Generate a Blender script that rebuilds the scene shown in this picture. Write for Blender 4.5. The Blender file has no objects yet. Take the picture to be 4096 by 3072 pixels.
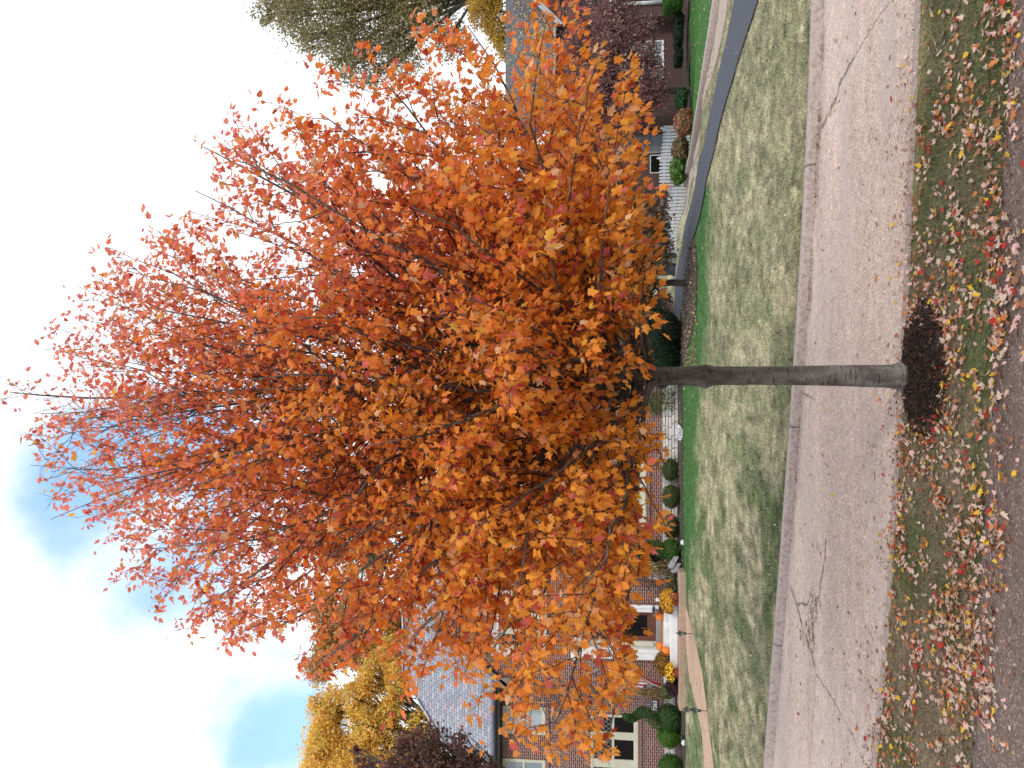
import bpy, math, random
import numpy as np
from mathutils import Vector, Matrix
from mathutils.geometry import tessellate_polygon
random.seed(7); RNG = np.random.default_rng(11)
scene = bpy.context.scene
R = math.radians
# ------------------------------------------------------------------ camera (the photograph lies on its side)
F = 3076.0; CH = 3.0; PITCH = math.atan((2400 - 2048) / F)
cp, sp = math.cos(PITCH), math.sin(PITCH)
cam_d = bpy.data.cameras.new('camera'); cam_d.sensor_width = 36; cam_d.lens = 36 * F / 4096
cam_d.clip_start = 0.05; cam_d.clip_end = 3000
cam = bpy.data.objects.new('camera', cam_d); scene.collection.objects.link(cam)
cam.matrix_world = Matrix(((0, 1, 0, 0), (sp, 0, -cp, 0), (-cp, 0, -sp, CH), (0, 0, 0, 1)))
scene.camera = cam
# ------------------------------------------------------------------ sky, sun, exposure
SUN_EL, SUN_AZ = R(38), R(146)      # azimuth measured clockwise from +Y: behind the camera, to the right
w = bpy.data.worlds.new('World'); scene.world = w; w.use_nodes = True
nt = w.node_tree; nt.nodes.clear()
def N(t, **k):
    n = nt.nodes.new(t)
    for a, b in k.items(): setattr(n, a, b)
    return n
L = lambda a, b: nt.links.new(a, b)
sky = N('ShaderNodeTexSky', sky_type='NISHITA', sun_disc=False, sun_elevation=SUN_EL, sun_rotation=SUN_AZ)
tc = N('ShaderNodeTexCoord')
mp = N('ShaderNodeMapping'); mp.inputs['Scale'].default_value = (1.0, 1.0, 1.7); L(tc.outputs['Generated'], mp.inputs[0])
nz = N('ShaderNodeTexNoise'); nz.inputs['Scale'].default_value = 2.6; nz.inputs['Detail'].default_value = 9; nz.inputs['Roughness'].default_value = .55
nz.inputs['Distortion'].default_value = .35; L(mp.outputs[0], nz.inputs[0])
def blob(d, inner, outer, amt):
    d = Vector(d).normalized()
    vm = N('ShaderNodeVectorMath', operation='DOT_PRODUCT'); L(tc.outputs['Generated'], vm.inputs[0]); vm.inputs[1].default_value = d
    mr = N('ShaderNodeMapRange', interpolation_type='SMOOTHSTEP'); L(vm.outputs['Value'], mr.inputs[0])
    mr.inputs[1].default_value = math.cos(R(outer)); mr.inputs[2].default_value = math.cos(R(inner)); mr.inputs[3].default_value = 0; mr.inputs[4].default_value = amt
    return mr.outputs[0]
def raydir(x, y):
    u = (1536 - y) / F; v = (x - 2048) / F
    return (u, cp + v * sp, sp - v * cp)
acc = nz.outputs[0]
for d, i, o, a in ((raydir(640, 2080), 3, 11, .27), (raydir(330, 1750), 1, 9, .09), (raydir(1060, 2800), 1, 6.5, .24), (raydir(1180, 3060), 1, 6, .26),
                   (raydir(1000, 1500), 1, 9, .05), (raydir(450, 900), 1, 8, .07)):
    m = N('ShaderNodeMath', operation='ADD'); L(acc, m.inputs[0]); L(blob(d, i, o, a), m.inputs[1]); acc = m.outputs[0]
rm = N('ShaderNodeMapRange', interpolation_type='SMOOTHSTEP'); L(acc, rm.inputs[0])
rm.inputs[1].default_value = .56; rm.inputs[2].default_value = .86
sk = N('ShaderNodeVectorMath', operation='SCALE'); L(sky.outputs[0], sk.inputs[0]); sk.inputs['Scale'].default_value = .12
tint = N('ShaderNodeVectorMath', operation='ADD'); L(sk.outputs[0], tint.inputs[0]); tint.inputs[1].default_value = (.25, .44, .64)
cl = N('ShaderNodeMix', data_type='RGBA'); L(rm.outputs[0], cl.inputs[0]); cl.inputs[6].default_value = (1.22, 1.25, 1.31, 1); L(tint.outputs[0], cl.inputs[7])
bg = N('ShaderNodeBackground'); bg.inputs[1].default_value = 1.0; L(cl.outputs[2], bg.inputs[0])
wo = N('ShaderNodeOutputWorld'); L(bg.outputs[0], wo.inputs[0])
sd = bpy.data.lights.new('sun', 'SUN'); sd.energy = 1.5; sd.angle = R(14); sd.color = (1, .95, .87)
so = bpy.data.objects.new('sun', sd); scene.collection.objects.link(so)
sdir = Vector((math.sin(SUN_AZ) * math.cos(SUN_EL), math.cos(SUN_AZ) * math.cos(SUN_EL), math.sin(SUN_EL)))
so.rotation_euler = sdir.to_track_quat('Z', 'Y').to_euler()
vs = scene.view_settings; vs.view_transform = 'Standard'; vs.look = 'None'; vs.exposure = 0.18; vs.gamma = 1; vs.use_curve_mapping = False
scene.cycles.max_bounces = 12; scene.cycles.diffuse_bounces = 7; scene.cycles.transmission_bounces = 10; scene.cycles.transparent_max_bounces = 8
# ------------------------------------------------------------------ helpers
def at(x, y, Y):
    d = raydir(x, y); t = Y / d[1]
    return Vector((d[0] * t, Y, CH + d[2] * t))
def ground_z(x, y, z):
    d = raydir(x, y); t = (z - CH) / d[2]
    return Vector((d[0] * t, d[1] * t, z))
C = scene.collection
def tag(o, label=None, cat=None, group=None, kind=None):
    if label: o['label'] = label
    if cat: o['category'] = cat
    if group: o['group'] = group
    if kind: o['kind'] = kind
    return o
def empty(name, loc, label, cat, group=None):
    o = bpy.data.objects.new(name, None); C.objects.link(o); o.location = loc; o.empty_display_size = .2
    return tag(o, label, cat, group)
class MB:
    """collects geometry in world space, links it as one mesh object"""
    def __init__(s): s.v = []; s.f = []; s.m = []; s.mi = 0; s.c = None
    def add(s, vs_, fs):
        b = len(s.v); s.v += [tuple(a) for a in vs_]; s.f += [tuple(i + b for i in f) for f in fs]; s.m += [s.mi] * len(fs)
    def box(s, a, b):
        x0, y0, z0 = (min(a[i], b[i]) for i in range(3)); x1, y1, z1 = (max(a[i], b[i]) for i in range(3))
        s.add([(x0, y0, z0), (x1, y0, z0), (x1, y1, z0), (x0, y1, z0), (x0, y0, z1), (x1, y0, z1), (x1, y1, z1), (x0, y1, z1)],
              [(0, 3, 2, 1), (4, 5, 6, 7), (0, 1, 5, 4), (1, 2, 6, 5), (2, 3, 7, 6), (3, 0, 4, 7)])
    def tube(s, pts, rad, n=8, cap=True, jit=0):
        pts = [Vector(p) for p in pts]
        if not hasattr(rad, '__len__'): rad = [rad] * len(pts)
        b = len(s.v); up = Vector((0, 0, 1)); prev = None
        for i, p in enumerate(pts):
            t = (pts[min(i + 1, len(pts) - 1)] - pts[max(i - 1, 0)]).normalized()
            if prev is None:
                a = t.cross(up if abs(t.z) < .9 else Vector((1, 0, 0))).normalized()
            else:
                a = (prev - t * prev.dot(t)).normalized()
            prev = a; c = t.cross(a)
            for k in range(n):
                th = 2 * math.pi * k / n; r = rad[i] * (1 + (random.uniform(-jit, jit) if jit else 0))
                s.v.append(tuple(p + a * math.cos(th) * r + c * math.sin(th) * r))
        for i in range(len(pts) - 1):
            for k in range(n):
                k2 = (k + 1) % n
                s.f.append((b + i * n + k, b + i * n + k2, b + (i + 1) * n + k2, b + (i + 1) * n + k)); s.m.append(s.mi)
        if cap:
            s.f.append(tuple(b + k for k in range(n))[::-1]); s.m.append(s.mi)
            s.f.append(tuple(b + (len(pts) - 1) * n + k for k in range(n))); s.m.append(s.mi)
    def lathe(s, c, prof, n=16, lobes=0, la=.06):
        c = Vector(c); b = len(s.v)
        for r, z in prof:
            for k in range(n):
                th = 2 * math.pi * k / n; rr = r * (1 + (la * abs(math.cos(th * lobes / 2)) - la if lobes else 0))
                s.v.append((c.x + rr * math.cos(th), c.y + rr * math.sin(th), c.z + z))
        for i in range(len(prof) - 1):
            for k in range(n):
                k2 = (k + 1) % n; s.f.append((b + i * n + k, b + i * n + k2, b + (i + 1) * n + k2, b + (i + 1) * n + k)); s.m.append(s.mi)
    def build(s, name, mats, parent=None, smooth=False, loc=None, bevel=0):
        base = Vector(loc) if loc is not None else (parent_world(parent) if parent else Vector((0, 0, 0)))
        me = bpy.data.meshes.new(name)
        me.from_pydata([(a[0] - base.x, a[1] - base.y, a[2] - base.z) for a in s.v], [], s.f)
        if not isinstance(mats, (list, tuple)): mats = [mats]
        for m in mats: me.materials.append(m)
        if any(s.m): me.polygons.foreach_set('material_index', s.m)
        if smooth: me.polygons.foreach_set('use_smooth', [True] * len(me.polygons))
        me.update()
        o = bpy.data.objects.new(name, me); C.objects.link(o)
        if parent: o.parent = parent
        else: o.location = base
        if bevel:
            bv = o.modifiers.new('bevel', 'BEVEL'); bv.width = bevel; bv.segments = 2; bv.limit_method = 'ANGLE'
        return o
def parent_world(p):
    v = Vector((0, 0, 0))
    while p: v += p.location; p = p.parent
    return v
def np_mesh(name, V, Fc, mats, parent=None, col=None, smooth=False, loc=None, mi=None):
    """V (n,3) world, Fc (m,k) constant-size faces, col (n,3) per-vertex colour"""
    base = Vector(loc) if loc is not None else (parent_world(parent) if parent else Vector((0, 0, 0)))
    V = np.asarray(V, dtype=np.float32) - np.array(base, dtype=np.float32)
    me = bpy.data.meshes.new(name); k = Fc.shape[1]
    me.vertices.add(len(V)); me.vertices.foreach_set('co', V.ravel())
    me.loops.add(Fc.size); me.loops.foreach_set('vertex_index', Fc.astype(np.int32).ravel())
    me.polygons.add(len(Fc)); me.polygons.foreach_set('loop_start', np.arange(0, Fc.size, k, dtype=np.int32))
    if not isinstance(mats, (list, tuple)): mats = [mats]
    for m in mats: me.materials.append(m)
    if mi is not None: me.polygons.foreach_set('material_index', np.asarray(mi, dtype=np.int32))
    if smooth: me.polygons.foreach_set('use_smooth', np.ones(len(Fc), dtype=bool))
    me.update(calc_edges=True); me.validate()
    if col is not None:
        at_ = me.color_attributes.new('col', 'FLOAT_COLOR', 'POINT')
        c4 = np.ones((len(V), 4), dtype=np.float32); c4[:, :3] = col; at_.data.foreach_set('color', c4.ravel())
    o = bpy.data.objects.new(name, me); C.objects.link(o)
    if parent: o.parent = parent
    else: o.location = base
    return o
def copy_tree(o, parent=None):
    c = o.copy(); C.objects.link(c)
    if parent: c.parent = parent
    for ch in list(o.children): copy_tree(ch, c)
    return c
def vnoise(x, y, seed=0):
    x = np.asarray(x, float); y = np.asarray(y, float)
    xi = np.floor(x).astype(np.int64); yi = np.floor(y).astype(np.int64); fx = x - xi; fy = y - yi
    fx = fx * fx * (3 - 2 * fx); fy = fy * fy * (3 - 2 * fy)
    def h(a, b):
        n = (a * 374761393 + b * 668265263 + seed * 982451653) & 0xffffffff
        n = ((n ^ (n >> 13)) * 1274126177) & 0xffffffff
        return ((n ^ (n >> 16)) & 0xffff) / 65535.0
    return (h(xi, yi) * (1 - fx) + h(xi + 1, yi) * fx) * (1 - fy) + (h(xi, yi + 1) * (1 - fx) + h(xi + 1, yi + 1) * fx) * fy
def fbm(x, y, seed=0, o=4):
    s = 0; a = .5
    for i in range(o): s = s + a * vnoise(np.asarray(x) * 2 ** i, np.asarray(y) * 2 ** i, seed + i); a *= .5
    return s / (1 - .5 ** o)
# ------------------------------------------------------------------ materials
def mat(name, base=(.5, .5, .5), rough=.7, metal=0, spec=.5, noise=None, bump=None, coat=0):
    """noise=(scale, colour2, lo, hi[, stretch]); bump=(scale, strength)"""
    m = bpy.data.materials.new(name); m.use_nodes = True; t = m.node_tree; b = t.nodes['Principled BSDF']
    b.inputs['Base Color'].default_value = (*base, 1); b.inputs['Roughness'].default_value = rough; b.inputs['Metallic'].default_value = metal
    b.inputs['Specular IOR Level'].default_value = spec; b.inputs['Coat Weight'].default_value = coat
    c = t.nodes.new('ShaderNodeTexCoord')
    if noise:
        n = t.nodes.new('ShaderNodeTexNoise'); n.inputs['Scale'].default_value = noise[0]; n.inputs['Detail'].default_value = 6
        src = c.outputs['Object']
        if len(noise) > 4:
            mp_ = t.nodes.new('ShaderNodeMapping'); mp_.inputs['Scale'].default_value = noise[4]; t.links.new(src, mp_.inputs[0]); src = mp_.outputs[0]
        t.links.new(src, n.inputs[0])
        r = t.nodes.new('ShaderNodeMapRange'); t.links.new(n.outputs[0], r.inputs[0]); r.inputs[1].default_value = noise[2]; r.inputs[2].default_value = noise[3]
        x = t.nodes.new('ShaderNodeMix'); x.data_type = 'RGBA'; t.links.new(r.outputs[0], x.inputs[0])
        x.inputs[6].default_value = (*base, 1); x.inputs[7].default_value = (*noise[1], 1); t.links.new(x.outputs[2], b.inputs['Base Color'])
    if bump:
        n2 = t.nodes.new('ShaderNodeTexNoise'); n2.inputs['Scale'].default_value = bump[0]; n2.inputs['Detail'].default_value = 5; t.links.new(c.outputs['Object'], n2.inputs[0])
        bn = t.nodes.new('ShaderNodeBump'); bn.inputs['Strength'].default_value = bump[1]; bn.inputs['Distance'].default_value = .02
        t.links.new(n2.outputs[0], bn.inputs['Height']); t.links.new(bn.outputs[0], b.inputs['Normal'])
    return m
def leafmat(name, trans=.35, rough=.55, obj_color=False, spec=.35):
    m = bpy.data.materials.new(name); m.use_nodes = True; t = m.node_tree; b = t.nodes['Principled BSDF']; out = t.nodes['Material Output']
    if obj_color:
        a = t.nodes.new('ShaderNodeObjectInfo'); src = a.outputs['Color']
    else:
        a = t.nodes.new('ShaderNodeVertexColor'); a.layer_name = 'col'; src = a.outputs['Color']
    t.links.new(src, b.inputs['Base Color']); b.inputs['Roughness'].default_value = rough; b.inputs['Specular IOR Level'].default_value = spec
    tr = t.nodes.new('ShaderNodeBsdfTranslucent'); t.links.new(src, tr.inputs[0])
    mx = t.nodes.new('ShaderNodeMixShader'); mx.inputs[0].default_value = trans
    t.links.new(b.outputs[0], mx.inputs[1]); t.links.new(tr.outputs[0], mx.inputs[2]); t.links.new(mx.outputs[0], out.inputs[0])
    return m
def brickmat(name, c1, c2, mortar, bw=.203, bh=.0677, ms=.010, rot=False, extra=(.10, .07, .06), off=.5, rough=.85, bumpd=.006, varscale=1.0, slope=False):
    m = bpy.data.materials.new(name); m.use_nodes = True; t = m.node_tree; b = t.nodes['Principled BSDF']; l = t.links.new
    if slope:
        uv = t.nodes.new('ShaderNodeUVMap'); vec = uv.outputs[0]
    else:
        c = t.nodes.new('ShaderNodeTexCoord'); s = t.nodes.new('ShaderNodeSeparateXYZ'); l(c.outputs['Object'], s.inputs[0])
        ad = t.nodes.new('ShaderNodeMath'); ad.operation = 'ADD'; l(s.outputs[0], ad.inputs[0]); l(s.outputs[1], ad.inputs[1])
        cb = t.nodes.new('ShaderNodeCombineXYZ')
        if rot: l(s.outputs[2], cb.inputs[0]); l(ad.outputs[0], cb.inputs[1])
        else: l(ad.outputs[0], cb.inputs[0]); l(s.outputs[2], cb.inputs[1])
        vec = cb.outputs[0]
    bt = t.nodes.new('ShaderNodeTexBrick'); l(vec, bt.inputs['Vector']); bt.offset = off
    bt.inputs['Color1'].default_value = (0, 0, 0, 1); bt.inputs['Color2'].default_value = (1, 1, 1, 1); bt.inputs['Mortar'].default_value = (0, 0, 0, 1)
    bt.inputs['Scale'].default_value = 1; bt.inputs['Mortar Size'].default_value = ms; bt.inputs['Mortar Smooth'].default_value = .15
    bt.inputs['Brick Width'].default_value = bw; bt.inputs['Row Height'].default_value = bh; bt.inputs['Bias'].default_value = 0
    rp = t.nodes.new('ShaderNodeValToRGB'); l(bt.outputs['Color'], rp.inputs[0]); e = rp.color_ramp.elements
    e[0].position = 0; e[0].color = (*c1, 1); e[1].position = 1; e[1].color = (*extra, 1)
    for p_, cc in ((.35, c2), (.62, c1), (.84, tuple((c1[i] + c2[i]) * .5 for i in range(3)))):
        n = e.new(p_); n.color = (*cc, 1)
    nn = t.nodes.new('ShaderNodeTexNoise'); nn.inputs['Scale'].default_value = 14; nn.inputs['Detail'].default_value = 5; l(vec, nn.inputs[0])
    mu = t.nodes.new('ShaderNodeMapRange'); l(nn.outputs[0], mu.inputs[0]); mu.inputs[1].default_value = .3; mu.inputs[2].default_value = .7; mu.inputs[3].default_value = .75; mu.inputs[4].default_value = 1.2
    vm = t.nodes.new('ShaderNodeVectorMath'); vm.operation = 'SCALE'; l(rp.outputs[0], vm.inputs[0]); l(mu.outputs[0], vm.inputs['Scale'])
    mx = t.nodes.new('ShaderNodeMix'); mx.data_type = 'RGBA'; l(bt.outputs['Fac'], mx.inputs[0]); l(vm.outputs[0], mx.inputs[6]); mx.inputs[7].default_value = (*mortar, 1)
    l(mx.outputs[2], b.inputs['Base Color']); b.inputs['Roughness'].default_value = rough
    iv = t.nodes.new('ShaderNodeMath'); iv.operation = 'SUBTRACT'; iv.inputs[0].default_value = 1; l(bt.outputs['Fac'], iv.inputs[1])
    bn = t.nodes.new('ShaderNodeBump'); bn.inputs['Distance'].default_value = bumpd; bn.inputs['Strength'].default_value = .8; l(iv.outputs[0], bn.inputs['Height']); l(bn.outputs[0], b.inputs['Normal'])
    return m
M = {}
M['brick'] = brickmat('red_brick', (.125, .027, .022), (.165, .042, .032), (.42, .37, .34), extra=(.19, .11, .08), ms=.0085)
M['soldier'] = brickmat('soldier_brick', (.165, .04, .035), (.20, .055, .045), (.38, .33, .30), rot=True, off=0, ms=.0085)
M['brick2'] = brickmat('dark_brick', (.060, .021, .020), (.080, .027, .025), (.15, .105, .10), extra=(.06, .035, .03))
M['slate'] = brickmat('slate', (.20, .215, .26), (.35, .365, .42), (.055, .06, .08), bw=.26, bh=.15, ms=.010, extra=(.42, .27, .30), slope=True, rough=.55, bumpd=.012)
M['shingle'] = brickmat('shingle', (.085, .085, .10), (.12, .115, .135), (.03, .03, .035), bw=.3, bh=.14, ms=.012, extra=(.09, .08, .10), slope=True, rough=.8)
M['fascia'] = mat('taupe_fascia', (.20, .175, .155), .6, noise=(3, (.16, .14, .125), .4, .6))
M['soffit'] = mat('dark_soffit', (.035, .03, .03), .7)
M['gutter'] = mat('dark_gutter', (.055, .05, .055), .4, noise=(2, (.04, .04, .045), .4, .6))
M['cream'] = mat('cream_paint', (.56, .55, .44), .5, noise=(3, (.50, .49, .40), .4, .65), bump=(30, .1))
M['white'] = mat('white_paint', (.74, .75, .76), .5, noise=(4, (.66, .67, .70), .4, .65), bump=(30, .1))
M['stonewhite'] = mat('limestone', (.66, .66, .64), .8, noise=(5, (.48, .48, .47), .42, .65), bump=(14, .5))
M['rubble'] = mat('rubble_stone', (.64, .62, .58), .9, noise=(3, (.42, .41, .38), .40, .62), bump=(9, .9))
M['mortar'] = mat('stone_joint', (.22, .21, .19), .95, noise=(20, (.14, .13, .12), .4, .6))
M['glass'] = mat('dark_glass', (.010, .009, .011), .06, spec=.22)
M['glass_up'] = mat('pale_glass', (.20, .24, .28), .08, noise=(1.6, (.38, .43, .48), .40, .60, (1, 1, .3)))  # pale grey-blue base colour, mottled by vertically stretched noise
M['came'] = mat('lead_lattice', (.42, .42, .40), .5)
M['came_dark'] = mat('dark_lattice', (.12, .12, .13), .5)
M['door'] = mat('rust_brown_door', (.125, .035, .018), .45, noise=(2, (.10, .028, .015), .4, .6, (6, 6, 1)))
M['kerbc'] = mat('kerb_concrete', (.38, .31, .28), .85, noise=(16, (.24, .19, .17), .44, .68), bump=(60, .4))
M['black'] = mat('black_iron', (.012, .012, .014), .45, noise=(30, (.02, .02, .022), .4, .6))
M['lampglass'] = mat('lamp_glass', (.30, .30, .26), .15)
M['terracotta'] = mat('terracotta', (.34, .075, .03), .7, noise=(12, (.27, .06, .03), .4, .6), bump=(40, .2))
M['pumpkin'] = mat('pumpkin_skin', (.80, .21, .012), .38, noise=(7, (.68, .15, .01), .4, .65), bump=(20, .15))
M['stem'] = mat('dry_stem', (.30, .25, .15), .8, noise=(20, (.18, .15, .09), .4, .6))
M['twig'] = mat('twig_bark', (.055, .035, .032), .85)
M['mulch'] = mat('bark_mulch', (.050, .036, .032), .95, noise=(26, (.13, .10, .09), .50, .68), bump=(45, 1.0))
M['mulchdark'] = mat('fresh_mulch', (.016, .009, .007), .95, noise=(35, (.040, .024, .019), .48, .66), bump=(60, 1.0))
M['leaf'] = leafmat('maple_leaf', .50, .45)
M['leaf_far'] = leafmat('tree_leaf', .40)
M['needle'] = leafmat('shrub_leaf', .20, .6)
M['blade'] = leafmat('grass_blade', .25, .7, spec=.2)
M['litter'] = leafmat('fallen_leaf', .12, .75, spec=.2)
M['litter_obj'] = leafmat('fallen_leaf_each', .12, .75, obj_color=True, spec=.2)
def barkmat(name, c1, c2, c3=None, sc=9):
    m = mat(name, c1, .9, noise=(sc, c2, .38, .66, (1, 1, .35)), bump=(42, 1.0))
    if c3:      # dark horizontal scars and lenticels
        t = m.node_tree; b = t.nodes['Principled BSDF']; src = b.inputs['Base Color'].links[0].from_socket; c = t.nodes.new('ShaderNodeTexCoord'); mp_ = t.nodes.new('ShaderNodeMapping'); mp_.inputs['Scale'].default_value = (3, 3, 22); n = t.nodes.new('ShaderNodeTexNoise'); n.inputs['Scale'].default_value = 2.4; n.inputs['Detail'].default_value = 5
        t.links.new(c.outputs['Object'], mp_.inputs[0]); t.links.new(mp_.outputs[0], n.inputs[0]); r = t.nodes.new('ShaderNodeMapRange'); t.links.new(n.outputs[0], r.inputs[0]); r.inputs[1].default_value = .56; r.inputs[2].default_value = .70
        x = t.nodes.new('ShaderNodeMix'); x.data_type = 'RGBA'; t.links.new(r.outputs[0], x.inputs[0]); t.links.new(src, x.inputs[6]); x.inputs[7].default_value = (*c3, 1); t.links.new(x.outputs[2], b.inputs['Base Color'])
    return m
M['bark_main'] = barkmat('maple_bark', (.080, .064, .055), (.19, .175, .168), (.028, .022, .019), sc=11)
M['bark'] = barkmat('tree_bark', (.060, .048, .042), (.11, .09, .08))
def groundmat(name, sc_list, rough=.95, bumps=(60, .8), vcol=True, base=(.2, .2, .1)):
    m = bpy.data.materials.new(name); m.use_nodes = True; t = m.node_tree; b = t.nodes['Principled BSDF']; l = t.links.new
    b.inputs['Roughness'].default_value = rough; b.inputs['Specular IOR Level'].default_value = .2
    a = t.nodes.new('ShaderNodeVertexColor'); a.layer_name = 'col'; c = t.nodes.new('ShaderNodeTexCoord'); cur = a.outputs[0]
    for sc, lo, hi in sc_list:
        n = t.nodes.new('ShaderNodeTexNoise'); n.inputs['Scale'].default_value = sc; n.inputs['Detail'].default_value = 4; l(c.outputs['Object'], n.inputs[0])
        r = t.nodes.new('ShaderNodeMapRange'); l(n.outputs[0], r.inputs[0]); r.inputs[1].default_value = .33; r.inputs[2].default_value = .67; r.inputs[3].default_value = lo; r.inputs[4].default_value = hi
        v = t.nodes.new('ShaderNodeVectorMath'); v.operation = 'SCALE'; l(cur, v.inputs[0]); l(r.outputs[0], v.inputs['Scale']); cur = v.outputs[0]
    l(cur, b.inputs['Base Color'])
    n = t.nodes.new('ShaderNodeTexNoise'); n.inputs['Scale'].default_value = bumps[0]; n.inputs['Detail'].default_value = 4; l(c.outputs['Object'], n.inputs[0])
    bn = t.nodes.new('ShaderNodeBump'); bn.inputs['Distance'].default_value = .03; bn.inputs['Strength'].default_value = bumps[1]; l(n.outputs[0], bn.inputs['Height']); l(bn.outputs[0], b.inputs['Normal'])
    return m
M['turf'] = groundmat('turf', ((4, .85, 1.15), (13, .60, 1.4), (38, .55, 1.45)))
def aggregate(name, base, dark, light, stain=None, speck=170, fade=0):
    """exposed-aggregate concrete: pebbles, fine grit and broad stains"""
    m = bpy.data.materials.new(name); m.use_nodes = True; t = m.node_tree; b = t.nodes['Principled BSDF']; l = t.links.new
    b.inputs['Roughness'].default_value = .85; b.inputs['Specular IOR Level'].default_value = .3
    c = t.nodes.new('ShaderNodeTexCoord')
    v = t.nodes.new('ShaderNodeTexVoronoi'); v.inputs['Scale'].default_value = speck * .42; l(c.outputs['Object'], v.inputs['Vector'])
    s = t.nodes.new('ShaderNodeSeparateColor'); l(v.outputs['Color'], s.inputs[0])
    rp = t.nodes.new('ShaderNodeValToRGB'); l(s.outputs[0], rp.inputs[0]); e = rp.color_ramp.elements
    e[0].position = .0; e[0].color = (*dark, 1); e[1].position = 1; e[1].color = (*light, 1); n_ = e.new(.25); n_.color = (*base, 1); n_ = e.new(.8); n_.color = (*base, 1)
    cur = rp.outputs[0]
    for sc, lo, hi, st in ((6, .9, 1.1, (1, 1, 1)), (.8, .86, 1.12, (.35, 1.4, 1))):
        mp_ = t.nodes.new('ShaderNodeMapping'); mp_.inputs['Scale'].default_value = st; l(c.outputs['Object'], mp_.inputs[0])
        n = t.nodes.new('ShaderNodeTexNoise'); n.inputs['Scale'].default_value = sc; n.inputs['Detail'].default_value = 6; l(mp_.outputs[0], n.inputs[0])
        r = t.nodes.new('ShaderNodeMapRange'); l(n.outputs[0], r.inputs[0]); r.inputs[1].default_value = .35; r.inputs[2].default_value = .65; r.inputs[3].default_value = lo; r.inputs[4].default_value = hi
        q = t.nodes.new('ShaderNodeVectorMath'); q.operation = 'SCALE'; l(cur, q.inputs[0]); l(r.outputs[0], q.inputs['Scale']); cur = q.outputs[0]
    if stain:
        mp_ = t.nodes.new('ShaderNodeMapping'); mp_.inputs['Scale'].default_value = (.22, 1.1, 1); mp_.inputs['Location'].default_value = (3.1, .4, 0); l(c.outputs['Object'], mp_.inputs[0])
        n = t.nodes.new('ShaderNodeTexNoise'); n.inputs['Scale'].default_value = 1.3; n.inputs['Detail'].default_value = 3; l(mp_.outputs[0], n.inputs[0])
        r = t.nodes.new('ShaderNodeMapRange'); l(n.outputs[0], r.inputs[0]); r.inputs[1].default_value = .46; r.inputs[2].default_value = .74; r.inputs[4].default_value = .6
        x = t.nodes.new('ShaderNodeMix'); x.data_type = 'RGBA'; l(r.outputs[0], x.inputs[0]); l(cur, x.inputs[6]); x.inputs[7].default_value = (*stain, 1); cur = x.outputs[2]
    l(cur, b.inputs['Base Color'])
    bn = t.nodes.new('ShaderNodeBump'); bn.inputs['Distance'].default_value = .006; bn.inputs['Strength'].default_value = .6; l(v.outputs['Distance'], bn.inputs['Height']); l(bn.outputs[0], b.inputs['Normal'])
    return m
M['road'] = aggregate('road_aggregate', (.45, .345, .295), (.22, .165, .14), (.70, .60, .54), stain=(.41, .355, .34))
M['pave'] = aggregate('pavement_aggregate', (.20, .140, .118), (.11, .075, .063), (.43, .36, .32))
M['path'] = aggregate('path_aggregate', (.46, .315, .225), (.33, .22, .16), (.60, .47, .37))
M['step'] = aggregate('step_aggregate', (.36, .26, .19), (.26, .18, .13), (.48, .37, .29))
M['asphalt'] = mat('fresh_asphalt', (.043, .049, .070), .75, noise=(90, (.066, .073, .098), .45, .68), bump=(120, .5))
M['conc2'] = mat('drive_concrete', (.38, .30, .25), .85, noise=(8, (.28, .22, .19), .42, .65), bump=(60, .4))
M['crack'] = mat('road_crack', (.10, .085, .08), 1.0, noise=(12, (.24, .20, .18), .48, .62))
M['chips'] = mat('broken_concrete', (.50, .41, .36), .95, noise=(16, (.34, .24, .18), .45, .6), bump=(30, 1))
# ------------------------------------------------------------------ terrain
def curve(pts):
    P = sorted(pts); xs = np.array([p[0] for p in P]); ys = np.array([p[1] for p in P])
    s0 = (ys[1] - ys[0]) / (xs[1] - xs[0]); s1 = (ys[-1] - ys[-2]) / (xs[-1] - xs[-2])
    def f(x):
        x = np.asarray(x, float); y = np.interp(x, xs, ys)
        y = np.where(x < xs[0], ys[0] + np.clip(s0, -.3, .3) * (x - xs[0]), y)
        return np.where(x > xs[-1], ys[-1] + np.clip(s1, -.3, .3) * (x - xs[-1]), y)
    return f
def gp(lst, z): return [(ground_z(a, b, z).x, ground_z(a, b, z).y) for a, b in lst]
Z_KERB, Z_VERGE = .115, .06
def smooth_curve(pts, deg=3):
    x = np.array([p[0] for p in pts]); y = np.array([p[1] for p in pts]); c = np.polyfit(x, y, deg)
    xs = np.linspace(x.min(), x.max(), 25); return curve(list(zip(xs, np.polyval(c, xs))))
YK = smooth_curve(gp([(3258, 0), (3234, 515), (3194, 1296), (3163, 1852), (3137, 2100), (3118, 2315), (3063, 3072)], Z_KERB))       # top edge of far kerb
YN = smooth_curve(gp([(3676, 0), (3655, 600), (3620, 1296), (3583, 2037), (3545, 2600), (3500, 3072)], Z_VERGE))                    # verge edge of road
YS = smooth_curve(gp([(4060, 0), (4020, 600), (3985, 1400), (3940, 2037), (3897, 3000)], Z_VERGE))                       # verge / pavement edge
CP = []
for X in (-9, -6, -3, 0, 2, 4, 6, 9): CP.append((X, float(YK(X)), Z_KERB))
for X in (-14, -9, -4, 1): CP += [(X, 17.5, .33), (X, 23.5, .58), (X, 26, .58), (X, 40, .2)]
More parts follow.
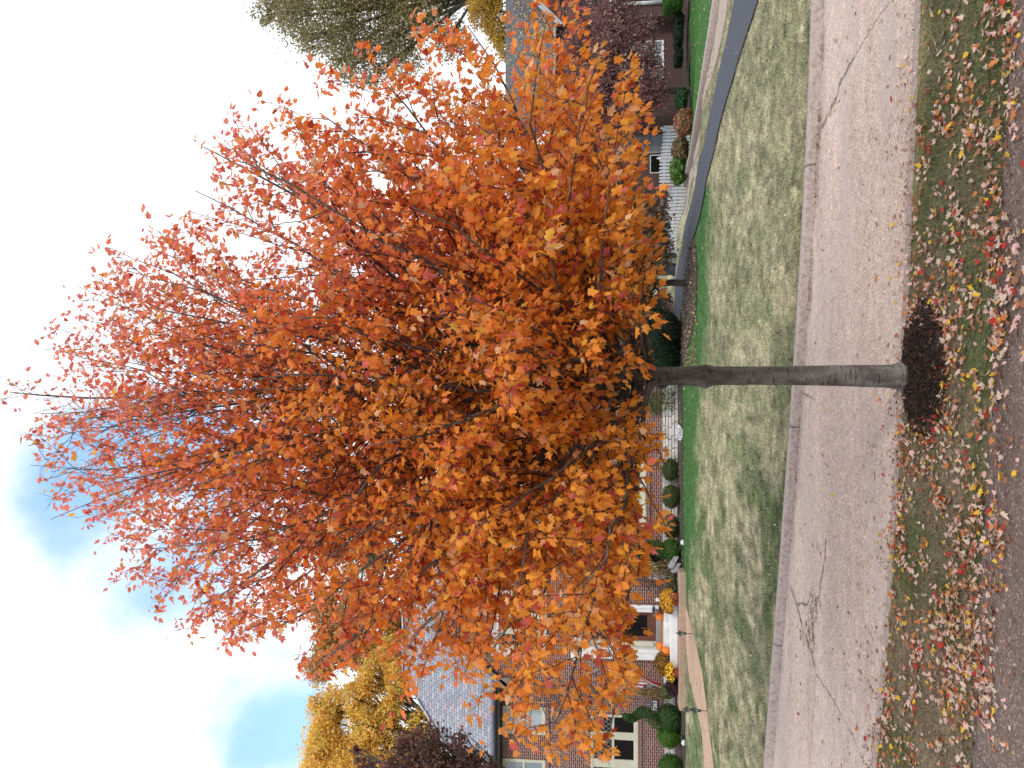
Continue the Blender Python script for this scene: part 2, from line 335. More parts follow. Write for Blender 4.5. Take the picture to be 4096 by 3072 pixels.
CP += [(7, 13.5, .22), (7.6, 15.6, .24), (5.6, 18, .30), (6, 20, .30), (3.2, 23.3, .5), (3.4, 25.6, .48), (9.5, 19, .12), (7.4, 24.3, .02), (7, 27, -.15),
       (7.9, 30, -.33), (5.1, 30, .04), (10, 30, -.48), (17, 34, -.75), (13, 34, -.72), (8, 37, -.6), (3, 34, .1), (14, 22, -.05), (15, 27, -.4), (20, 20, .1), (20, 13, .15)]
for X in (-60, -20, 20, 60): CP += [(X, 60, -.5), (X, 150, -.6)]
CP = np.array(CP)
def zt(X, Y):
    X = np.asarray(X, float); Y = np.asarray(Y, float)
    d2 = (X[..., None] - CP[:, 0]) ** 2 + (Y[..., None] - CP[:, 1]) ** 2 + .6
    wgt = d2 ** -1.9
    z = (wgt * CP[:, 2]).sum(-1) / wgt.sum(-1)
    k = np.clip((Y - YK(X)) / 3.0, 0, 1); k = k * k * (3 - 2 * k)
    return Z_KERB * (1 - k) + z * k
def G(x, y, dz=0.0):
    """where the ray through a picture point meets the far ground"""
    d = raydir(x, y); lo = hi = None; prev = 9
    for i in range(400):
        Y = 10 + i * .08; t = Y / d[1]; p = (d[0] * t, Y, CH + d[2] * t); e = p[2] - float(zt(p[0], p[1])) - dz
        if e <= 0: 
            lo, hi = Y - .08, Y; break
    if lo is None: return at(x, y, 42)
    for _ in range(12):
        mid = (lo + hi) / 2; t = mid / d[1]; e = CH + d[2] * t - float(zt(d[0] * t, mid)) - dz
        if e > 0: lo = mid
        else: hi = mid
    return at(x, y, (lo + hi) / 2)
def grid_sheet(name, Xs, rows, zf, m, colf=None, kind='structure', parent=None):
    """rows: function X-> list of Y (same length for all X)"""
    RY = np.array([rows(x) for x in Xs]); nx, ny = RY.shape
    XX = np.repeat(np.array(Xs)[:, None], ny, 1); ZZ = zf(XX, RY)
    V = np.stack([XX, RY, ZZ], -1).reshape(-1, 3)
    i, j = np.meshgrid(np.arange(nx - 1), np.arange(ny - 1), indexing='ij'); a = (i * ny + j).ravel()
    Fc = np.stack([a, a + ny, a + ny + 1, a + 1], -1)
    col = colf(XX.ravel(), RY.ravel()) if colf else None
    o = np_mesh(name, V, Fc, m, parent, col, smooth=True); 
    if kind: o['kind'] = kind
    return o
GREEN = np.array((.085, .130, .050)); STRAW = np.array((.47, .42, .29)); OLIVE = np.array((.25, .26, .145)); BED_GREEN = np.array((.062, .135, .045))
def lawn_col(X, Y):
    X = np.asarray(X, float); Y = np.asarray(Y, float)
    n = fbm(X * 1.5, Y * 1.1, 3, 5); n2 = fbm(X * 8, Y * 5, 9, 4)
    left = np.clip((1.5 - X) / 4, 0, 1)
    straw = np.clip((n - .47) * 7 + left * .2 + .45, 0, 1) * np.clip((n2 - .15) * 2.1, 0, 1)
    rightstraw = .35 + .5 * n2
    st = np.clip(straw * (.45 + .47 * left) + rightstraw * (1 - left) * .55, 0, .95)
    gk = (.35 + .55 * fbm(X * 1.3 + 40, Y * 1.1, 77, 3))[..., None]; g = GREEN[None] * gk + OLIVE[None] * (1 - gk)
    c = g * (1 - st[..., None]) + STRAW[None] * st[..., None]
    hf = fbm(X * 8, Y * 5.5, 51, 2)[..., None]; c = c * np.clip((hf - .5) * 1.3 + .97, .35, 1.7)
    # greener strips along the bed in front of the house and along the drive
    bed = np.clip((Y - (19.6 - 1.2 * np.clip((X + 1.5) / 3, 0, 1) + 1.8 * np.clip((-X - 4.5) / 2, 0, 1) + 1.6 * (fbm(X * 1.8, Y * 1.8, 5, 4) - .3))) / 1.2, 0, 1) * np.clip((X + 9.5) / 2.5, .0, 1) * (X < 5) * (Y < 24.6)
    c = c * (1 - bed[..., None]) + BED_GREEN[None] * (1.1 + .5 * n2[..., None]) * bed[..., None]
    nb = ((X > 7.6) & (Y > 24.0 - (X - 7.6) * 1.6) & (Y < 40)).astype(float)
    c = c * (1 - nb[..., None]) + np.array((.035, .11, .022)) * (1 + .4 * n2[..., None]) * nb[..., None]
    return np.clip(c * (.86 + .28 * fbm(X * 7, Y * 9, 21, 3)[..., None]), 0, 1)
Xs = np.concatenate([[-400, -150, -60, -30, -20], np.arange(-16, 16.01, .16), [20, 30, 60, 150, 400]])
def lawn_rows(x):
    y0 = float(YK(x)) + .14
    return list(y0 + np.linspace(0, 1, 90) ** 1.15 * (28 - y0)) + [30, 32, 34, 37, 40, 46, 55, 70, 100, 160, 300, 700]
lawn = grid_sheet('lawn', Xs, lawn_rows, zt, M['turf'], lawn_col)
# kerb: real step, with joints and a worn edge
def strip(name, Xs_, offs, m, kind='structure', parent=None):
    """offs: list of (yfun, z)"""
    V = []; n = len(offs)
    for X in Xs_:
        for yf, z in offs: V.append((X, float(yf(X)), float(z(X)) if callable(z) else z))
    V = np.array(V); a = np.array([i * n + j for i in range(len(Xs_) - 1) for j in range(n - 1)])
    Fc = np.stack([a, a + n, a + n + 1, a + 1], -1)
    o = np_mesh(name, V, Fc, m, parent)
    if kind: o['kind'] = kind
    return o
XK = np.arange(-40, 40.1, .3)
wob = lambda X, s=0: .012 * (float(vnoise(X * 2.1, X * 0 + 3, s)) - .5)
kerb = strip('kerb', XK, [(lambda x: YK(x) - .10, .004), (lambda x: YK(x) - .05, .004), (lambda x: YK(x) - .04, .014), (lambda x: YK(x) - .005 + wob(x), .100), (lambda x: YK(x) + .02, .118), (lambda x: YK(x) + .15, .123), (lambda x: YK(x) + .16, .07)], M['kerbc'])
mb = MB()
for Xj in (-11.3, -8.0, -4.35, -.62, 3.05, 6.2, 9.4):
    y = float(YK(Xj)); sk_ = random.uniform(-.05, .05)
    mb.add([(Xj, y + .15, .127), (Xj + .018, y + .15, .127), (Xj + .02 + sk_, y - .01, .125), (Xj + sk_, y - .01, .125)], [(0, 1, 2, 3)])
    mb.add([(Xj + sk_, y - .012, .121), (Xj + .02 + sk_, y - .012, .121), (Xj + .02 + sk_, y - .055, .012), (Xj + sk_, y - .055, .012)], [(0, 1, 2, 3)])
mb.build('joint', M['crack'], kerb)
road = strip('road', np.arange(-60, 60.1, 1.0), [(lambda x: YN(x) + .0, 0.0), (lambda x: (YN(x) + YK(x)) / 2, .012), (lambda x: YK(x) - .09, 0.0)], M['road'])
edge = strip('road_edging', XK, [(lambda x: YN(x) - .06 + 2 * wob(x, 4), .066), (lambda x: YN(x) + .09, .064), (lambda x: YN(x) + .12 + wob(x, 2), .006)], M['kerbc'])
VG = np.array((.10, .115, .05)); VB = np.array((.19, .15, .10)); VL = np.array((.33, .29, .15))
def verge_col(X, Y):
    X = np.asarray(X, float); Y = np.asarray(Y, float)
    n = fbm(X * 1.1 + 5, Y * 1.6, 31, 4); k = np.clip((n - .34) * 5, 0, 1)[..., None]
    rgt = np.clip((X - .4) / 1.5, 0, 1)[..., None]; k = k * (1 - .65 * rgt)
    c = VG * (1 - k) + VB * k
    e = np.clip(1 - (YN(X) - Y) / .35, 0, 1)[..., None] * (.25 + .6 * rgt)
    return c * (1 - e) + VL * e
verge = grid_sheet('verge', np.concatenate([[-60, -30, -12], np.arange(-6, 6.01, .08), [12, 30, 60]]),
                   lambda x: list(np.linspace(float(YS(x)) - .01, float(YN(x)) - .05, 26)),
                   lambda X, Y: Z_VERGE - .015 + .03 * fbm(X * 2, Y * 2, 8, 3), M['turf'], verge_col)
pave = strip('pavement', np.arange(-60, 60.1, 1.0), [(lambda x: YS(x) - 2.2, .07), (lambda x: YS(x), .07), (lambda x: YS(x) + .01, .02)], M['pave'])
mb = MB()
pj = ground_z(4040, 1440, .07)
for k in (-2, -1, 0, 1, 2):
    Xj = pj.x + 1.55 * k
    mb.add([(Xj, float(YS(Xj)) - 2.2, .073), (Xj + .012, float(YS(Xj)) - 2.2, .073), (Xj + .012, float(YS(Xj)), .073), (Xj, float(YS(Xj)), .073)], [(0, 1, 2, 3)])
mb.build('joint', M['crack'], pave)
front = grid_sheet('front_ground', [-400, -100] + list(np.arange(-60, 60.1, 1.0)) + [100, 400], lambda x: [-400, -60, -10, float(YS(x)) - 2.35, float(YS(x)) - 2.19], lambda X, Y: X * 0 + .068 - .0, M['turf'], lambda X, Y: np.tile(np.array((.13, .14, .06)), (len(X), 1)))
def drape(name, A, B, m, n=40, lift=.012, kind='structure', parent=None, cross=5):
    """sheet between two picture-point edge lines lying on the far ground"""
    def res(P):
        P = [Vector(p) if len(p) == 3 else G(*p) for p in P]; d = [0]
        for i in range(1, len(P)): d.append(d[-1] + (P[i] - P[i - 1]).length)
        out = []
        for t in np.linspace(0, d[-1], n):
            i = min(max(np.searchsorted(d, t) - 1, 0), len(P) - 2); f = (t - d[i]) / max(1e-6, d[i + 1] - d[i]); out.append(P[i].lerp(P[i + 1], f))
        return out
    a, b = res(A), res(B); V = []
    for p, q in zip(a, b):
        for k in range(cross):
            r = p.lerp(q, k / (cross - 1)); V.append((r.x, r.y, float(zt(r.x, r.y)) + lift))
    i = np.array([r * cross + c for r in range(n - 1) for c in range(cross - 1)])
    Fc = np.stack([i, i + cross, i + cross + 1, i + 1], -1)
    o = np_mesh(name, np.array(V), Fc, m, parent)
    if kind: o['kind'] = kind
    o['cross'] = cross
    return o
drv = drape('driveway', [(12.5, 12.6, 0), (3038, 0), (2959, 236), (2883, 500), (2861, 600), (2830, 717), (2777, 953), (2742, 1110), (2728, 1250), (2722, 1420)],
            [(12.5, 14.6, 0), (2943, 0), (2880, 290), (2835, 500), (2817, 600), (2787, 717), (2734, 977), (2705, 1117), (2697, 1250), (2692, 1420)], M['asphalt'], 90, .035, cross=9)
sw = drape('side_path', [(2915, 0), (2852, 300), (2797, 600), (2763, 740), (2745, 860)], [(2884, 0), (2830, 300), (2780, 600), (2748, 740), (2737, 860)], M['conc2'], 40, .014)
# raised concrete edging in front of the neighbour's lawn
pts = [G(2884, -200), G(2878, 0), G(2830, 300), G(2780, 600), G(2750, 730), G(2740, 790)]
V = []
for p in pts:
    z = float(zt(p.x, p.y)); V += [(p.x, p.y, z - .05), (p.x, p.y, z + .13), (p.x + .05, p.y + .2, z + .15), (p.x + .05, p.y + .26, z - .05)]
a = np.array([i * 4 + j for i in range(len(pts) - 1) for j in range(3)])
o = np_mesh('side_kerb', np.array(V), np.stack([a, a + 4, a + 5, a + 1], -1), M['kerbc']); o['kind'] = 'structure'
path = drape('garden_path', [(2738, 2380), (2776, 2534), (2811, 2686), (2835, 2891), (2858, 3072), (2880, 3250)], [(2734, 2360), (2742, 2534), (2757, 2698), (2788, 2821), (2808, 2921), (2820, 3072), (2836, 3250)][0:7], M['path'], 50, .014)
# mulch beds
bed = drape('mulch_bed', [(2728, 1440), (2731, 1700), (2732, 1900), (2734, 2150), (2737, 2280), (2738, 2330)], [at(2700, 1440, 24.7), at(2700, 1700, 24.62), at(2700, 1900, 24.62), at(2700, 2150, 24.62), at(2702, 2280, 24.2), at(2706, 2330, 23.8)], M['mulch'], 40, .02)
bed2 = drape('mulch_bed', [(2738, 2820), (2741, 2900), (2742, 3000), (2742, 3100), (2740, 3250)], [at(2706, 2780, 25.3), at(2702, 2900, 25.4), at(2702, 3000, 25.4), at(2702, 3100, 25.4), at(2702, 3250, 25.4)], M['mulch'], 30, .02)
bed3 = drape('leaf_strewn_bed', [(2775, 960), (2792, 1050), (2790, 1150), (2786, 1250), (2770, 1330), (2748, 1420), (2730, 1500)], [(2772, 950), (2758, 1010), (2738, 1110), (2729, 1250), (2722, 1330), (2715, 1420), (2712, 1500)], M['mulch'], 40, .022)
bed4 = drape('mulch_bed', [(2757, -100), (2757, 100), (2757, 300), (2765, 450), (2752, 560)], [(2722, -100), (2724, 100), (2722, 300), (2735, 450), (2738, 560)], M['mulch'], 30, .02)
# mulch ring round the maple
mc = ground_z(3695, 1478, Z_VERGE); n = 64; V = [(mc.x, mc.y, Z_VERGE + .05)]
RINGS = ((.35, .05), (.7, .045), (.92, .03), (1.0, -.01))
for rr, dz in RINGS:
    for k in range(n):
        th = 2 * math.pi * k / n; q = 1 + .34 * (float(vnoise(math.cos(th) * 2.2 + 5, math.sin(th) * 2.2 + 5, 2)) - .5) * (rr > .8)
        V.append((mc.x + .58 * rr * q * math.cos(th), min(mc.y - .02 + .43 * rr * q * math.sin(th), float(YN(mc.x + .6 * rr * math.cos(th))) - .07), Z_VERGE + dz + .015 * random.random() * (rr < .95)))
fs = [(0, 1 + k, 1 + (k + 1) % n) for k in range(n)]
for r_ in range(3):
    for k in range(n):
        a_ = 1 + r_ * n + k; b_ = 1 + r_ * n + (k + 1) % n; fs += [(a_, a_ + n, b_ + n, b_)]
mb = MB(); mb.add(V, fs); o = mb.build('mulch_ring', M['mulchdark'], smooth=True); o['kind'] = 'structure'
# ---- cracks of the road
def crack(pts, w0, m=M['crack'], z=.018, name='crack', seg=26, parent=road):
    P = [ground_z(a, b, .012) for a, b in pts]; d = [0]
    for i in range(1, len(P)): d.append(d[-1] + (P[i] - P[i - 1]).length)
    V = []
    for j, t in enumerate(np.linspace(0, d[-1], seg)):
        i = min(max(int(np.searchsorted(d, t)) - 1, 0), len(P) - 2); f = (t - d[i]) / max(1e-6, d[i + 1] - d[i]); p = P[i].lerp(P[i + 1], f)
        tg = (P[i + 1] - P[i]).normalized(); nn = Vector((-tg.y, tg.x, 0)); off = (random.random() - .5) * .03; ww = w0 * random.uniform(.35, 1.3) * (1 if 0 < j < seg - 1 else .1)
        V += [tuple(p + nn * (off + ww / 2)), tuple(p + nn * (off - ww / 2))]
    V = [(a[0], a[1], z) for a in V]; mb = MB(); mb.add(V, [(2 * i, 2 * i + 1, 2 * i + 3, 2 * i + 2) for i in range(seg - 1)])
    return mb.build(name, m, parent)
crack([(3152, 2330), (3170, 2370), (3192, 2440), (3212, 2520), (3232, 2580), (3248, 2620), (3262, 2690)], .026)
crack([(3306, 2150), (3300, 2230), (3285, 2320), (3275, 2390), (3262, 2400)], .026)
crack([(3262, 2690), (3310, 2760), (3360, 2850), (3420, 2960), (3460, 3060)], .011)
crack([(3262, 2680), (3258, 2800), (3245, 2950), (3240, 3072)], .008)
crack([(3272, 2400), (3258, 2440), (3250, 2500), (3256, 2560), (3250, 2620)], .03)
crack([(3186, 2420), (3204, 2412), (3226, 2420), (3240, 2400)], .03)
crack([(3284, 520), (3310, 455), (3345, 390), (3360, 330), (3395, 265), (3425, 215)], .028)
crack([(3425, 215), (3470, 140), (3520, 60), (3562, 0)], .010)
crack([(3180, 1530), (3210, 1570), (3260, 1600)], .02)
mb = MB()
for i in range(70):
    t = random.random(); c = ground_z(3240 + 34 * math.sin(t * 7) * random.random() + random.uniform(-14, 18), 2385 + 220 * t, .012); r_ = random.uniform(.015, .05)
    k = random.randint(4, 6); a0 = random.random() * 6
    top = [(c.x + r_ * 1.6 * math.cos(a0 + 6.283 * j / k) * random.uniform(.7, 1), c.y + r_ * math.sin(a0 + 6.283 * j / k), .022 + random.random() * .014) for j in range(k)]
    b = [(p[0], p[1], .010) for p in top]; mb.add(top + b, [tuple(range(k))] + [(j, (j + 1) % k, k + (j + 1) % k, k + j) for j in range(k)])
o = mb.build('broken_concrete', M['chips'], road); o['kind'] = 'stuff'
mb = MB()
for i in range(22):
    t = random.random(); c = ground_z(3335 - 20 * t + random.uniform(-6, 6), 395 + 60 * t, .012); r_ = random.uniform(.02, .05)
    mb.lathe((c.x, c.y, .008), [(r_, 0), (r_ * .7, .014), (0.001, .018)], 6)
o = mb.build('broken_concrete', M['chips'], road); o['kind'] = 'stuff'
# ------------------------------------------------------------------ buildings
def xz(x, y, Y): p = at(x, y, Y); return (p.x, p.z)
def wall_mesh(outer, holes, Y, depth, reveal=.11):
    """front wall polygon in the XZ plane at Y with real openings, side faces going back"""
    mb = MB(); polys = [[Vector((a, b, 0)) for a, b in outer]] + [[Vector((a, b, 0)) for a, b in h] for h in holes]
    flat = [q for p in polys for q in p]; tris = tessellate_polygon(polys)
    mb.add([(q.x, Y, q.y) for q in flat], tris)
    n = len(outer)
    for i in range(n):
        a, b = outer[i], outer[(i + 1) % n]
        mb.add([(a[0], Y, a[1]), (b[0], Y, b[1]), (b[0], Y + depth, b[1]), (a[0], Y + depth, a[1])], [(0, 1, 2, 3)])
    for h in holes:
        for i in range(len(h)):
            a, b = h[i], h[(i + 1) % len(h)]
            mb.add([(a[0], Y, a[1]), (b[0], Y, b[1]), (b[0], Y + reveal, b[1]), (a[0], Y + reveal, a[1])], [(3, 2, 1, 0)])
    return mb
def rect(x0, x1, z0, z1): return [(x0, z0), (x1, z0), (x1, z1), (x0, z1)]
def pr(ya, yb, Va, Vb, Y):
    """picture rectangle (y range, V range) -> x0,x1,z0,z1 at depth Y"""
    a = at(Vb, max(ya, yb), Y); b = at(Va, min(ya, yb), Y); return a.x, b.x, a.z, b.z
def window(root, R4, Y, sashes, rows, frame=.07, fm='cream', gm='glass', lattice='diamond', came='came', lat_rows=None, back=.10, mull=.09, label=None):
    """sashes: fractions of the width [(f0,f1)..]; rows: fractions of the height from the bottom [(f0,f1)..]"""
    x0, x1, z0, z1 = R4; W = x1 - x0; H = z1 - z0; yb = Y + back
    mb = MB(); mb.box((x0, Y - .02, z0), (x0 + frame, yb, z1)); mb.box((x1 - frame, Y - .02, z0), (x1, yb, z1))
    mb.box((x0 + frame, Y - .02, z1 - frame), (x1 - frame, yb, z1)); mb.box((x0 + frame, Y - .05, z0), (x1 - frame, yb, z0 + frame))
    prev = x0 + frame
    for i, (a, b) in enumerate(sashes):
        xa, xb = x0 + W * a, x0 + W * b
        if xa > prev + .01: mb.box((prev, Y + .002, z0 + frame), (xa, yb - .002, z1 - frame))
        prev = xb
    if x1 - frame > prev + .01: mb.box((prev, Y + .002, z0 + frame), (x1 - frame, yb - .002, z1 - frame))
    for i, (a, b) in enumerate(sashes):
        xa, xb = x0 + W * a, x0 + W * b; zp = z0 + frame
        for (c, d) in rows:
            za, zb = z0 + H * c, z0 + H * d
            if za > zp + .01: mb.box((xa, Y + .01, zp), (xb, yb - .01, za))
            zp = zb
        if z1 - frame > zp + .01: mb.box((xa, Y + .01, zp), (xb, yb - .01, z1 - frame))
    fr = mb.build('window', M[fm], root, bevel=.004)
    if label: fr['label'] = label
    for (a, b) in sashes:
        for ri, (c, d) in enumerate(rows):
            xa, xb, za, zb = x0 + W * a, x0 + W * b, z0 + H * c, z0 + H * d
            g = MB(); g.box((xa - .005, Y + .045, za - .005), (xb + .005, Y + .055, zb + .005)); g.build('pane', M[gm], fr)
            if lattice and (lat_rows is None or ri in lat_rows):
                lm = MB(); st = .155; t = .008
                def clip_line(p, q):
                    # clip to rectangle
                    dx, dz = q[0] - p[0], q[1] - p[1]; t0, t1 = 0, 1
                    for pp, qq in ((-dx, p[0] - xa), (dx, xb - p[0]), (-dz, p[1] - za), (dz, zb - p[1])):
                        if pp == 0: continue
                        r_ = qq / pp
                        if pp < 0: t0 = max(t0, r_)
                        else: t1 = min(t1, r_)
                    return None if t0 >= t1 else ((p[0] + dx * t0, p[1] + dz * t0), (p[0] + dx * t1, p[1] + dz * t1))
                hgt = zb - za; wd = xb - xa; k = -hgt - wd
                while k < hgt + wd:
                    for s_ in (1, -1):
                        p = (xa + k, za) if s_ > 0 else (xb - k, za); q = (p[0] + s_ * 5 * .77, za + 5)
                        cl_ = clip_line(p, q)
                        if cl_:
                            (ax, az), (bx, bz) = cl_; nx_, nz_ = -(bz - az), (bx - ax); ln = math.hypot(nx_, nz_) or 1; nx_ *= t / 2 / ln; nz_ *= t / 2 / ln
                            yf = Y + .040 + (0.001 if s_ > 0 else 0)
                            lm.add([(ax - nx_, yf, az - nz_), (bx - nx_, yf, bz - nz_), (bx + nx_, yf, bz + nz_), (ax + nx_, yf, az + nz_)], [(0, 1, 2, 3)])
                    k += st
                if lm.v: lm.build('lattice', M[came], fr)
    return fr
def slope_sheet(name, quad, m, parent, thick=.05, sub=1):
    """roof plane from quad (eave a, eave b, ridge b, ridge a) with UV in metres"""
    a, b, c, d = [Vector(q) for q in quad]; nrm = (b - a).cross(d - a).normalized()
    if nrm.z < 0: nrm = -nrm
    base = parent_world(parent); u = (b - a).normalized(); v = nrm.cross(u)
    if v.z < 0: v = -v
    top = [p for p in (a, b, c, d)]; bot = [p - nrm * thick for p in top]
    me = bpy.data.meshes.new(name); me.from_pydata([tuple(p - base) for p in top + bot], [], [(0, 1, 2, 3), (7, 6, 5, 4), (0, 4, 5, 1), (1, 5, 6, 2), (2, 6, 7, 3), (3, 7, 4, 0)])
    uvl = me.uv_layers.new(name='UVMap')
    for poly in me.polygons:
        for li in poly.loop_indices:
            p = (top + bot)[me.loops[li].vertex_index]; uvl.data[li].uv = ((p - a).dot(u) + 50, (p - a).dot(v) + 50)
    me.materials.append(m); me.update()
    o = bpy.data.objects.new(name, me); C.objects.link(o); o.parent = parent
    return o
GY = 24.0; RY = 24.6; WY = 25.4
hroot = empty('brick_house', at(2700, 2000, 24.6), 'red brick house with steep slate roof, two front gables and lattice windows behind the maple', 'house')
zb = .35
# --- entry gable
eL = at(2049, 2775, GY - .3); eR = at(2049, 2239, GY - .3); pk = at(1712, 2507, GY - .3)
wL = at(2700, 2755, GY).x; wR = at(2700, 2258, GY).x; pkw = at(1712, 2507, GY); sl = (pkw.z - at(2049, 2775, GY).z) / (pkw.x - at(2049, 2775, GY).x)
zl = pkw.z - .18 - sl * (pkw.x - wL); zr = pkw.z - .18 - sl * (wR - pkw.x)
win_e = pr(2360, 2630, 1967, 2185, GY); door_h = pr(2413, 2631, 2290, 2655, GY); dia = pr(2660, 2692, 2400, 2452, GY)
m_ = wall_mesh([(wL, zb), (wR, zb), (wR, zr), (pkw.x, pkw.z - .18), (wL, zl)], [rect(*win_e), rect(*door_h), rect(*dia)], GY, 5)
m_.build('entry_wall', M['brick'], hroot)
# --- right gable
rp = at(1626, 1995, RY); rl = at(1626 + 300 * 1.26, 2295, RY); rr_ = at(1626 + 470 * 1.26, 1525, RY)
sR = (rp.z - rr_.z) / (rr_.x - rp.x); x0 = wR + .002; x1 = at(2400, 1500, RY).x
w3 = pr(1855, 2134, 2385, 2585, RY); w4 = pr(1842, 2155, 2000, 2180, RY); w5 = pr(1541, 1630, 2400, 2535, RY)
m_ = wall_mesh([(x0, zb), (x1, zb), (x1, rp.z - .18 - sR * (x1 - rp.x)), (rp.x, rp.z - .18), (x0, rp.z - .18 - sR * (rp.x - x0))], [rect(*w3), rect(*w4), rect(*w5)], RY, 6)
m_.build('gable_wall', M['brick'], hroot)
# --- left wing
xw0 = at(2400, 3520, WY).x; xw1 = wL + .4; ze = at(2010, 2800, WY).z
w1 = pr(2854, 3145, 2363, 2552, WY); w2 = pr(2822, 2940, 2010, 2182, WY); w6 = pr(3032, 3150, 2010, 2182, WY)
m_ = wall_mesh([(xw0, zb), (xw1, zb), (xw1, ze), (xw0, ze)], [rect(*w1), rect(*w2), rect(*w6)], WY, 6)
m_.build('wing_wall', M['brick'], hroot)
# windows
window(hroot, w1, WY, [(.02 + 1 - (3127 - 2854) / 291., 1 - (3075 - 2854) / 291. + .0), (1 - (3040 - 2854) / 291., 1 - (2958 - 2854) / 291.), (1 - (2927 - 2854) / 291., 1 - (2865 - 2854) / 291.)], [(.09, .50), (.55, .93)], lat_rows=[1], frame=.07)
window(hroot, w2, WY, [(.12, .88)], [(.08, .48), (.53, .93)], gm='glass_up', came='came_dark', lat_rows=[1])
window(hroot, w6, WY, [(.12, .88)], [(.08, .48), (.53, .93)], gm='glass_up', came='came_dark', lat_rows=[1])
fr3 = window(hroot, w3, RY, [(.05, .222), (.294, .472), (.545, .724), (.79, .963)], [(.14, .93)], frame=.06, mull=.1)
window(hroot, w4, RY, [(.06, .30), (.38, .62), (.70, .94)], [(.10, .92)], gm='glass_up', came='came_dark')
window(hroot, w5, RY, [(.10, .47), (.53, .90)], [(.10, .90)])
window(hroot, dia, GY, [(.15, .85)], [(.1, .9)], frame=.03, fm='fascia')
# stone surround of the entry window
a0, a1, b0, b1 = win_e; q = .20; mb = MB()
mb.box((a0 - .02, GY - .05, b0 - .02), (a0 + q, GY + .1, b1)); mb.box((a1 - q, GY - .05, b0 - .02), (a1 + .02, GY + .1, b1))
mb.box((a0 + q, GY - .048, b1 - q * 1.1), (a1 - q, GY + .1, b1)); mb.box((a0 + q, GY - .07, b0 - .02), (a1 - q, GY + .1, b0 + q * .7))
mb.box((a0 + .02, GY - .075, b1 - .07), (a1 - .02, GY - .05, b1 - .02)); mb.box((a0 + .02, GY - .07, b1 - .13), (a1 - .02, GY - .05, b1 - .10))
mb.build('stone_surround', M['stonewhite'], hroot, bevel=.006)
window(hroot, (a0 + q, a1 - q, b0 + q * .7, b1 - q * 1.1), GY + .03, [(.07, .29), (.40, .60), (.71, .93)], [(.08, .93)], frame=.05)
# brick courses: soldier headers and sills
def courses(R4, Y, top=True, bottom=True):
    x0, x1, z0, z1 = R4
    if top: mb = MB(); mb.box((x0 - .05, Y - .012, z1 + .002), (x1 + .05, Y + .05, z1 + .205)); mb.build('brick_header', M['soldier'], hroot)
    if bottom: mb = MB(); mb.box((x0 - .06, Y - .05, z0 - .11), (x1 + .06, Y + .05, z0 - .002)); mb.build('brick_sill', M['soldier'], hroot)
courses(w1, WY); courses(w2, WY, False); courses(w6, WY, False); courses(w3, RY); courses(w4, RY, False); courses(dia, GY, False)
# rubble stone base: many individually shaped stones set in mortar
def stone_base(xa, xb, za, zb_, Y, name='stone_base'):
    mb = MB(); mb.mi = 1; mb.box((xa, Y - .035, za), (xb, Y + .02, zb_)); mb.mi = 0
    z = za
    while z < zb_ - .03:
        h = min(random.uniform(.07, .15), zb_ - z); x = xa
        if zb_ - z - h < .05: h = zb_ - z
        while x < xb - .02:
            wdt = min(random.uniform(.13, .42), xb - x); g = .009; i_ = random.uniform(.01, .03); yf = Y - .035 - random.uniform(.012, .045)
            ps = [(x + g, z + g), (x + wdt - g, z + g), (x + wdt - g, z + h - g), (x + g, z + h - g)]
            j = lambda: random.uniform(-.010, .010)
            b4 = [(p[0] + j(), Y - .036, p[1] + j()) for p in ps]
            cx, cz = x + wdt / 2, z + h / 2; f4 = [(cx + (p[0] - cx) * (1 - i_ * 4 / max(wdt, .2)) + j(), yf + random.uniform(-.01, .01), cz + (p[1] - cz) * (1 - i_ * 5)) for p in ps]
            if wdt > .05 and h > .03: mb.add(b4 + f4, [(4, 5, 6, 7), (0, 1, 5, 4), (1, 2, 6, 5), (2, 3, 7, 6), (3, 0, 4, 7)])
            x += wdt
        z += h
    return mb.build(name, [M['rubble'], M['mortar']], hroot)
bz = at(2650, 1900, RY).z
stone_base(wR + .01, x1, zb, bz, RY); stone_base(xw0, wL - .01, zb, at(2655, 2900, WY).z, WY)
stone_base(wL, at(2700, 2640, GY).x, zb, at(2682, 2700, GY).z, GY)
# quoin stones at the corners of the entry
for (va, vb, ya, yb) in ((2553, 2571, 2712, 2757), (2586, 2612, 2718, 2757), (2612, 2626, 2750, 2757), (2655, 2682, 2700, 2757), (2594, 2609, 2258, 2314), (2612, 2636, 2258, 2320), (2638, 2666, 2258, 2318), (2668, 2690, 2258, 2330), (2475, 2494, 2328, 2373)):
    R4 = pr(ya, yb, va, vb, GY); mb = MB(); x0_, x1_, z0_, z1_ = R4
    j = lambda: random.uniform(-.02, .02)
    b4 = [(x0_, GY + .01, z0_), (x1_, GY + .01, z0_), (x1_, GY + .01, z1_), (x0_, GY + .01, z1_)]; f4 = [(x0_ + .02 + j() * .5, GY - .05 + j(), z0_ + .02), (x1_ - .02 + j(), GY - .05 + j(), z0_ + .015), (x1_ - .015 + j(), GY - .05 + j(), z1_ - .02), (x0_ + .015, GY - .05 + j(), z1_ - .02 + j() * .4)]
    mb.add(b4 + f4, [(4, 5, 6, 7), (0, 1, 5, 4), (1, 2, 6, 5), (2, 3, 7, 6), (3, 0, 4, 7)]); mb.build('quoin_stone', M['stonewhite'], hroot)
